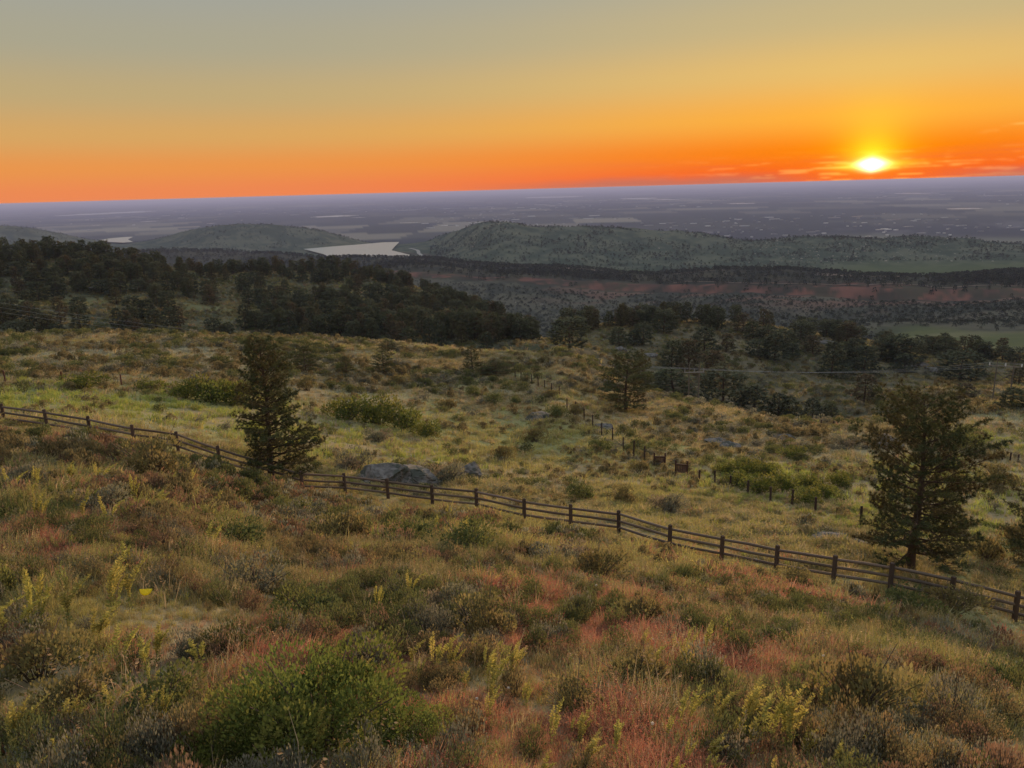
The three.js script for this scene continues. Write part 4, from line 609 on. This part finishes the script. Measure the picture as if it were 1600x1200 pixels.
{
  const [x, z] = DISC[0], pts = [[0, 0.02], [0.09, 0.021], [0.115, 0.014], [0.128, 0], [0.131, -0.012], [0.126, -0.012], [0.118, 0], [0.09, 0.015], [0, 0.016]].map(([a, b]) => new THREE.Vector2(a, b));
  const g = new THREE.LatheGeometry(pts, 24, -Math.PI / 2, Math.PI), m = new THREE.Mesh(g, new THREE.MeshPhysicalMaterial({ color: new THREE.Color().setRGB(0.88, 0.80, 0.03), roughness: 0.4, transmission: 0.4, thickness: 0, side: THREE.DoubleSide })); m.name = 'half_disc'; m.castShadow = m.receiveShadow = true;
  m.position.set(x, ground(x, z) + 0.46, z); m.rotation.set(1.0, 0.0, 0.06); scene.add(m); tag(m, 'bright yellow plastic half-disc caught in the reddish grass', 'disc');
}
// ---------------------------------------------------------------- shrubs and weeds
const shrubBuilt = {
  leafy: makeShrub({ seed: 201, lobes: 16, leaves: 13000, size: 0.025, colors: [[0.174, 0.204, 0.048], [0.136, 0.174, 0.043], [0.212, 0.227, 0.055]], upright: 0.6, stems: 40, fill: 0.35 }),
  bright: makeShrub({ seed: 202, lobes: 11, leaves: 1700, size: 0.055, colors: [[0.135, 0.155, 0.034], [0.10, 0.125, 0.03], [0.18, 0.18, 0.04]], upright: 0.7 }),
  round: makeShrub({ seed: 203, lobes: 8, leaves: 1800, size: 0.055, colors: [[0.23, 0.209, 0.057], [0.189, 0.189, 0.054]], upright: 0.9 }),
  sage: makeShrub({ seed: 204, lobes: 9, leaves: 1700, size: 0.05, colors: [[0.216, 0.203, 0.128], [0.169, 0.162, 0.108], [0.23, 0.182, 0.121]], upright: 0.8, stems: 50 }),
  green: makeShrub({ seed: 205, lobes: 10, leaves: 1700, size: 0.055, colors: [[0.135, 0.155, 0.051], [0.176, 0.176, 0.054], [0.115, 0.135, 0.051]], upright: 0.7 }),
  olive: makeShrub({ seed: 206, lobes: 10, leaves: 1800, size: 0.05, colors: [[0.23, 0.189, 0.074], [0.189, 0.169, 0.068], [0.257, 0.196, 0.081]], upright: 0.9, stems: 44 }),
};
const shrubProto = {}, adj = { leafy: 'dark green leafy', bright: 'bright green', round: 'rounded yellow-green', sage: 'grey-green', green: 'green', olive: 'olive brown' };
function shrub(x, z, h, w, kind, label, group, i) {
  const y = ground(x, z) - 0.02, sc = [w * 1.15, Math.max(h, w * 0.3) * (kind === 'leafy' ? 2.4 : 2.1), w * 1.05], turn = i * 2.1;
  if (!shrubProto[kind]) { const t = thing('shrub', label, 'shrub', [x, y, z], turn, group); part('stems', shrubBuilt[kind].stems, M.bark, t); part('foliage', shrubBuilt[kind].foliage, M.leaf, t).userData.kind = 'stuff'; t.scale.set(...sc); shrubProto[kind] = t; return; }
  copyThing(shrubProto[kind], label, [x, y, z], turn, sc, group);
}
const special = ['largest dark green leafy bush in the foreground', 'lower right lobe bush beside the largest leafy bush', 'leafy bush at the left foot of the largest leafy bush', 'small bright green round bush at the bottom edge', 'rounded yellow-green bush at the left edge below the green weeds', 'grey-green bush above the largest leafy bush', 'low green bush between the grey-green bush and the leafy bush', 'large olive bush in red grass left of the dark log'];
BUSHES.forEach(([x, z, h, w, k], i) => shrub(x, z, h, w, k, special[i] ?? adj[k] + ' shrub in the grass between the viewer and the rail fence', special[i] ? null : adj[k] + ' shrubs above the rail fence', i));
FIELD_BUSHES.forEach(([x, z, h, w, k], i) => { const right = k === 'bright' && x > 10, left = k === 'bright' && x <= 10; shrub(x, z, h, w, k, right ? 'bright green bush in the thicket behind the wire fence' : left ? 'bright green bush in the left field beyond the rail fence' : adj[k] + ' shrub in the field beyond the rail fence', right ? 'thicket of bright green bushes' : left ? 'bright green bushes in the left field' : adj[k] + ' shrubs in the field', i + 50); });
{
  const built = [makeWeed(301, 3), makeWeed(302, 5), makeWeed(303, 4), makeWeed(304, 2), makeWeed(305, 3), makeWeed(306, 5), makeWeed(307, 4), makeWeed(308, 2)], proto = [], r = mulberry(310), list = WEEDS.map(([x, z, h]) => [x, z, clamp(h * 1.15, 0.55, 1.25)]);
  for (const [x, z, h] of WEEDS) for (let k = 0; k < 2; k++) if (r() < 0.62) list.push([x + (r() - 0.5) * 1.6, z + (r() - 0.5) * 2.2, clamp(h * (0.6 + 0.5 * r()), 0.4, 1.1)]);
  list.forEach(([x, z, h], i) => {
    const k = i % 8, y = ground(x, z), z2 = -z, stems = ['three', 'five', 'four', 'two'][k % 4], e = x / z2, where = e < -0.42 ? (z2 > 17 ? 'on the left slope below the fence' : 'at lower left') : e < -0.2 ? (z2 > 17 ? 'below the narrow pine' : 'beside the largest leafy bush') : e < 0.08 ? (z2 > 15 ? 'between the outcrop and the red grass' : 'in the red grass at bottom centre') : z2 > 13 ? 'in the grass right of centre' : 'in the red grass at lower right', label = `${h > 0.85 ? 'tall' : 'short'} yellow-green weed with ${stems} plumes ${where}`, sc = [h * (0.8 + 0.5 * r()), h * (0.75 + 0.5 * r()), h * (0.8 + 0.5 * r())];
    if (!proto[k]) { const t = thing('tall_weed', label, 'weed', [x, y, z], r() * 1.4 - 0.7, label.replace('weed', 'weeds')); part('stem', built[k].stem, M.leaf, t); part('plume', built[k].plume, M.leaf, t).userData.kind = 'stuff'; t.scale.set(...sc); proto[k] = t; }
    else copyThing(proto[k], label, [x, y, z], r() * 1.4 - 0.7, sc, label.replace('weed', 'weeds'));
  });
}
{ // white seed heads on thin stalks
  const r = mulberry(350), where = ['just below the fence rails', 'in the russet grass left of the flat rocks', 'in the grass below the fence at right', 'left of the dark log', 'in the grass right of the flat rocks', 'at the right edge above the log', 'above the dark log', 'beside the left flat rock', 'among the plumed weeds at bottom centre', 'right of the largest leafy bush', 'at the bottom right of centre', 'above the weeds at lower left'];
  const st = new Soup(), hd = new Soup(); st.tube([[0, -0.05, 0], [0.01, 0.3, 0.01], [0.02, 0.52, 0]], [0.004, 0.0035, 0.003], 4, [0.2, 0.19, 0.09], false);
  for (let i = 0; i < 90; i++) { const v = V(r() - 0.5, r() - 0.5, r() - 0.5).normalize(); leafTri(hd, V(0.02 + v.x * 0.008, 0.53 + v.y * 0.008, v.z * 0.008), v, 0.036, r, jit([0.75, 0.72, 0.66], r, 0.1), 0.35); }
  const sg = st.geometry(), hg = hd.geometry();
  PUFFS.forEach(([x, z], i) => { const t = thing('seed_head', 'white fluffy seed head ' + where[i], 'flower', [x, ground(x, z), z], i); part('stalk', sg, M.leaf, t); part('puff', hg, M.leaf, t); t.scale.setScalar(clamp(-z / 20, 0.55, 1.1)); });
}
// ---------------------------------------------------------------- grass and low plants
{
  const tufts = () => ({
    red: [grassTuft(401, { n: 15, h: 0.42, colors: [[0.445, 0.239, 0.132], [0.4, 0.168, 0.107]], head: [[0.504, 0.182, 0.112], [0.473, 0.14, 0.094], [0.504, 0.267, 0.158]], lean: 0.5, spread: 0.16 }), grassTuft(402, { n: 16, h: 0.34, colors: [[0.445, 0.21, 0.126], [0.385, 0.239, 0.132]], head: [[0.504, 0.21, 0.132], [0.445, 0.168, 0.107]], lean: 0.65, spread: 0.18 })],
    tan: [grassTuft(411, { n: 15, h: 0.42, colors: [[0.504, 0.379, 0.201], [0.436, 0.335, 0.184], [0.369, 0.319, 0.151]], lean: 0.55, spread: 0.15, head: [[0.536, 0.403, 0.235]], heads: 3 }), grassTuft(412, { n: 18, h: 0.34, colors: [[0.453, 0.335, 0.184], [0.369, 0.302, 0.151]], lean: 0.7, spread: 0.17 })],
    green: [grassTuft(421, { n: 15, h: 0.40, colors: [[0.269, 0.276, 0.084], [0.219, 0.244, 0.076], [0.319, 0.302, 0.1]], lean: 0.5, spread: 0.15, w: 0.007 }), stalkTuft(422, { n: 12, h: 0.42, colors: [[0.251, 0.269, 0.084], [0.302, 0.285, 0.092]], leaf: 0.042, per: 14 })],
    grey: [stalkTuft(431, { n: 13, h: 0.36, colors: [[0.453, 0.453, 0.344], [0.386, 0.403, 0.311]], leaf: 0.035, per: 10 }), stalkTuft(432, { n: 15, h: 0.26, colors: [[0.403, 0.42, 0.319], [0.47, 0.436, 0.335]], leaf: 0.03, per: 9 })],
    olive: [stalkTuft(441, { n: 16, h: 0.42, colors: [[0.311, 0.251, 0.109], [0.269, 0.235, 0.1], [0.352, 0.251, 0.117]], leaf: 0.036, per: 14, spread: 0.2 }), grassTuft(442, { n: 15, h: 0.36, colors: [[0.335, 0.276, 0.117], [0.285, 0.251, 0.1]], lean: 0.6, spread: 0.18 })],
    yellow: [grassTuft(451, { n: 15, h: 0.42, colors: [[0.453, 0.386, 0.117], [0.386, 0.344, 0.109]], lean: 0.55, spread: 0.16, head: [[0.536, 0.453, 0.135]], heads: 4 }), grassTuft(452, { n: 16, h: 0.34, colors: [[0.42, 0.352, 0.135], [0.352, 0.319, 0.1]], lean: 0.65, spread: 0.18 })],
    lime: [grassTuft(461, { n: 15, h: 0.42, colors: [[0.335, 0.379, 0.084], [0.395, 0.403, 0.092]], lean: 0.5, spread: 0.16 }), stalkTuft(462, { n: 12, h: 0.5, colors: [[0.319, 0.36, 0.084], [0.386, 0.395, 0.1]], leaf: 0.05, per: 13 })],
    orange: [grassTuft(471, { n: 16, h: 0.36, colors: [[0.526, 0.351, 0.159], [0.479, 0.335, 0.15], [0.446, 0.351, 0.159]], lean: 0.6, spread: 0.18, head: [[0.56, 0.37, 0.193]], heads: 3 }), grassTuft(472, { n: 16, h: 0.30, colors: [[0.479, 0.361, 0.176], [0.43, 0.335, 0.159]], lean: 0.7, spread: 0.18 })],
  });
  const G = tufts(); bladeScale = 0.5; const F = tufts(); bladeScale = 1;
  const label = { red: ['red_grass', 'russet seeding grass covering the near slope'], tan: ['dry_grass', 'dry tan grass over the slope and field'], green: ['green_grass', 'green grass and low forbs on the slope'], grey: ['sage_stalks', 'grey-green sage stalks in the grass'], olive: ['low_scrub', 'olive brown low scrub between the grasses'], yellow: ['yellow_grass', 'straw yellow grass over the field'], lime: ['lime_forbs', 'lime green forbs in the field beyond the fence'], orange: ['orange_grass', 'orange cured grass on the field slope'] };
  const solid = [...BUSHES, ...FIELD_BUSHES].map(([x, z, h, w]) => [x, z, (w * 0.42) ** 2]).concat(ROCKS.map(([x, z, w], i) => [x, z, (w * (i < 3 ? 0.6 : 0.4)) ** 2]));
  const kinds = Object.keys(label), lists = {}; for (const k of kinds) lists[k] = [[], [], [], []];
  const r = mulberry(500), w = {};
  function pick(x, z, p) {
    const d = p.d, n1 = fbm(x * 0.35 + 4, z * 0.35, 3), n2 = fbm(x * 0.22 + 40, z * 0.22 + 7, 3), n3 = fbm(x * 0.5 + 9, z * 0.5 + 70, 2), f1 = fbm(x * 0.06 + 4, z * 0.06, 3), f2 = fbm(x * 0.09 + 21, z * 0.09 + 5, 3);
    for (const k of kinds) w[k] = 0.02;
    if (p.s < 2) { w.red = 0.3 * smooth(0.45, 0.6, n1); w.tan = 0.16; w.green = 0.22 * smooth(0.4, 0.6, n2); w.grey = 0.5 * smooth(0.46, 0.62, n3); w.olive = 0.4 + 0.7 * smooth(0.45, 0.6, 1 - n1); w.yellow = 0.04 + 0.3 * smooth(0.5, 0.65, n2); }
    else if (p.s < 4.7) { w.tan = 0.4; w.yellow = 0.42 * smooth(0.4, 0.6, f1); w.olive = 0.7 * smooth(0.46, 0.6, f2); w.green = 0.25 * smooth(0.4, 0.6, 1 - f1); w.grey = 0.6 * smooth(0.46, 0.6, fbm(x * 0.1, z * 0.1 + 8, 3)); w.orange = 0.22 * smooth(0.5, 0.65, 1 - f1); }
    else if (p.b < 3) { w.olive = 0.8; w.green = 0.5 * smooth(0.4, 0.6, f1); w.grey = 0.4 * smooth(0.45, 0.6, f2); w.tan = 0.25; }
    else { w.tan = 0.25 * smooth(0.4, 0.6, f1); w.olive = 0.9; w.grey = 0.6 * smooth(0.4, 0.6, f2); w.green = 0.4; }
    for (const [k, px, pz, rx, rz] of PATCHES) {
      const c = Math.hypot(px, pz), ux = px / c, uz = pz / c, dx = x - px, dz = z - pz, lat = (dx * -uz + dz * ux) / (rx * 0.95), dep = (dx * ux + dz * uz) / (rz * 0.95 + 0.3), q = lat * lat + dep * dep;
      if (q < 5) w[k === 'sage' ? 'grey' : k] += (k === 'grey' ? 3.6 : 2.3) * Math.exp(-q * 1.1) * (k === 'red' ? 0.08 + 1.5 * smooth(0.46, 0.6, n1) : 0.25 + 1.3 * smooth(0.35, 0.6, n2));
    }
    let t = 0; for (const k of kinds) t += w[k]; t *= r(); for (const k of kinds) { t -= w[k]; if (t <= 0) return k; } return 'tan';
  }
  const tall = (d) => d < 30 ? 1 : lerp(0.8, 0.55, smooth(30, 80, d));
  function sow(count, b0, b1, d0, d1, size, thin) {
    for (let i = 0; i < count; i++) {
      const b = lerp(b0, b1, r()) * RAD, d = Math.sqrt(lerp(d0 * d0, d1 * d1, r())), x = Math.sin(b) * d, z = -Math.cos(b) * d, p = survey(x, z), y = p.h;
      if (thin && r() > thin(x, z, p)) continue;
      if (d < 130 && solid.some(([sx, sz, q]) => (sx - x) ** 2 + (sz - z) ** 2 < q)) continue;
      const k = pick(x, z, p), q = 0.35 + 1.3 * smooth(0.2, 0.8, fbm(x * 0.7, z * 0.7 + 30, 2)) , sc = size(d) * q * (0.75 + 0.5 * r()) * (k === 'olive' ? 1.15 : 1) * (Math.abs(p.s - 1.99) < 0.07 ? 0.6 : 1), t = 0.82 + 0.36 * r(), wv = (r() - 0.5) * 0.12;
      lists[k][(r() < 0.5 ? 0 : 1) + (d < 29 ? 2 : 0)].push([place(x, y, z, r() * 6.283, sc * 1.15, sc * (0.85 + 0.3 * r()) * tall(d), sc * 1.15, (r() - 0.5) * 0.2, (r() - 0.5) * 0.2), [t * (1 + wv), t, t * (1 - wv)]]);
    }
  }
  sow(70000, -44, 44, 6, 30, (d) => lerp(0.56, 0.88, smooth(8, 26, d)));
  sow(62000, -42, 42, 28, 64, () => 1.15);
  sow(100000, -41, 41, 60, 232, (d) => lerp(1.5, 2.3, smooth(60, 200, d)), (x, z, p) => p.s < 4.7 ? 1 : 0);
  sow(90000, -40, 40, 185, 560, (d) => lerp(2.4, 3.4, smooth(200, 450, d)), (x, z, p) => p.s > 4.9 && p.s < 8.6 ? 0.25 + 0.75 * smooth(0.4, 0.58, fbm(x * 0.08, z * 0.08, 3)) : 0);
  const straw = [];                                     // taller bleached stalks left from last year
  const sg = grassTuft(480, { n: 6, h: 0.75, w: 0.005, lean: 0.45, spread: 0.1, colors: [[0.42, 0.33, 0.2], [0.36, 0.27, 0.16]], head: [[0.44, 0.34, 0.2], [0.36, 0.25, 0.15]], heads: 6, headLen: 0.05 });
  for (let i = 0; i < 4200; i++) { const b = lerp(-43, 43, r()) * RAD, d = Math.sqrt(lerp(49, 2600, r())), x = Math.sin(b) * d, z = -Math.cos(b) * d; if (survey(x, z).s > 1.92 || fbm(x * 0.4, z * 0.4 + 3, 2) < 0.4 + 0.2 * r()) continue; const q = 0.55 + 0.7 * r(), t = 0.7 + 0.4 * r(); straw.push([place(x, ground(x, z), z, r() * 6.283, q, q, q, (r() - 0.5) * 0.4, (r() - 0.5) * 0.4), [t, t, t]]); }
  stuff('dead_stalks', sg, M.leaf, straw, 'bleached dead stalks standing above the grass of the near slope', 'grass');
  for (const k of kinds) lists[k].forEach((l, v) => l.length && stuff(label[k][0], v < 2 ? G[k][v] : F[k][v - 2], M.leaf, l, label[k][1], 'grass'));
}
{ // small shrubs of slope, field and hills, too many to tell apart
  const low = (seed, colors, upright, leaves = 420, size = 0.075) => { const b = makeShrub({ seed, lobes: leaves > 500 ? 9 : 6, leaves, size, colors, upright, stems: leaves > 500 ? 22 : 10 }); return mergeGeometries([b.stems, b.foliage]); };
  const K = [low(601, [[0.223, 0.18, 0.083], [0.184, 0.16, 0.073], [0.252, 0.184, 0.087]], 0.8), low(602, [[0.203, 0.199, 0.141], [0.165, 0.165, 0.116], [0.232, 0.213, 0.155]], 0.9), low(603, [[0.131, 0.145, 0.054], [0.165, 0.165, 0.058], [0.112, 0.126, 0.048]], 0.7), low(604, [[0.242, 0.15, 0.092], [0.203, 0.126, 0.077], [0.261, 0.174, 0.106]], 0.8),
    low(621, [[0.223, 0.18, 0.083], [0.184, 0.16, 0.073], [0.252, 0.184, 0.087]], 0.8, 1000, 0.046), low(622, [[0.203, 0.199, 0.141], [0.165, 0.165, 0.116], [0.232, 0.213, 0.155]], 0.9, 1000, 0.046), low(623, [[0.131, 0.145, 0.054], [0.165, 0.165, 0.058], [0.112, 0.126, 0.048]], 0.7, 1000, 0.046), low(624, [[0.242, 0.15, 0.092], [0.203, 0.126, 0.077], [0.261, 0.174, 0.106]], 0.8, 1000, 0.046)];
  const names = [['olive_shrubs', 'small olive brown shrubs dotted through the grass'], ['sage_shrubs', 'small grey-green sage shrubs dotted through the grass'], ['green_shrubs', 'small green shrubs dotted through the grass'], ['russet_shrubs', 'small russet brown shrubs dotted through the grass']], bushes = BUSHES.map(([x, z, h, w]) => [x, z, (w * 0.55) ** 2]).concat([[DISC[0][0], DISC[0][1] + 0.5, 1.1]], ROCKS.map(([x, z, w]) => [x, z + 0.3, (w * 0.7) ** 2])), lists = K.map(() => []), r = mulberry(620);
  function sow(count, d0, d1, size, keep) {
    for (let i = 0; i < count; i++) {
      const b = lerp(-42, 42, r()) * RAD, d = Math.sqrt(lerp(d0 * d0, d1 * d1, r())), x = Math.sin(b) * d, z = -Math.cos(b) * d, p = survey(x, z);
      if (r() > keep(x, z, p) || (d < 60 && bushes.some(([sx, sz, q]) => (sx - x) ** 2 + (sz - z) ** 2 < q))) continue;
      const u = fbm(x * 0.12 + 70, z * 0.12, 3) + 0.35 * (r() - 0.5), near = p.s < 2, k = near ? (u < 0.45 ? 0 : u < 0.54 ? 3 : u < 0.62 ? 1 : 2) : (u < 0.47 ? 0 : u < 0.58 ? 1 : 2), w = size(d) * (0.5 + r()), h = w * (near ? 1.3 + 0.7 * r() : 0.8 + 0.5 * r()), t = near ? 0.78 + 0.4 * r() : 0.8 + 0.4 * r();
      lists[k + (d < 26 ? 4 : 0)].push([place(x, p.h - 0.03, z, r() * 6.283, w, h, w * (0.85 + 0.3 * r())), [t, t, t]]);
    }
  }
  sow(3000, 7, 24, () => 0.55, (x, z, p) => 0.1 + 0.9 * smooth(0.42, 0.56, fbm(x * 0.5 + 31, z * 0.5, 3)));
  sow(8500, 22, 56, (d) => lerp(0.5, 0.9, smooth(8, 45, d)), (x, z, p) => p.s < 1.88 ? 0.06 + 0.94 * smooth(0.4, 0.56, fbm(x * 0.45 + 3, z * 0.45, 3)) : 0);
  sow(12000, 48, 235, (d) => lerp(1.1, 2.2, smooth(50, 170, d)), (x, z, p) => p.s > 2.02 && p.s < 4.7 ? 0.15 + 0.85 * smooth(0.42, 0.58, fbm(x * 0.07 + 3, z * 0.07, 3)) : 0);
  sow(24000, 190, 560, () => 2.1, (x, z, p) => p.s > 4.9 && p.s < 8.6 ? 0.2 + 0.8 * smooth(0.42, 0.58, fbm(x * 0.05 + 3, z * 0.05, 3)) : 0);
  K.forEach((g, k) => stuff(names[k % 4][0], g, M.leaf, lists[k], names[k % 4][1], 'shrubs'));
}
renderer.render(scene, camera);
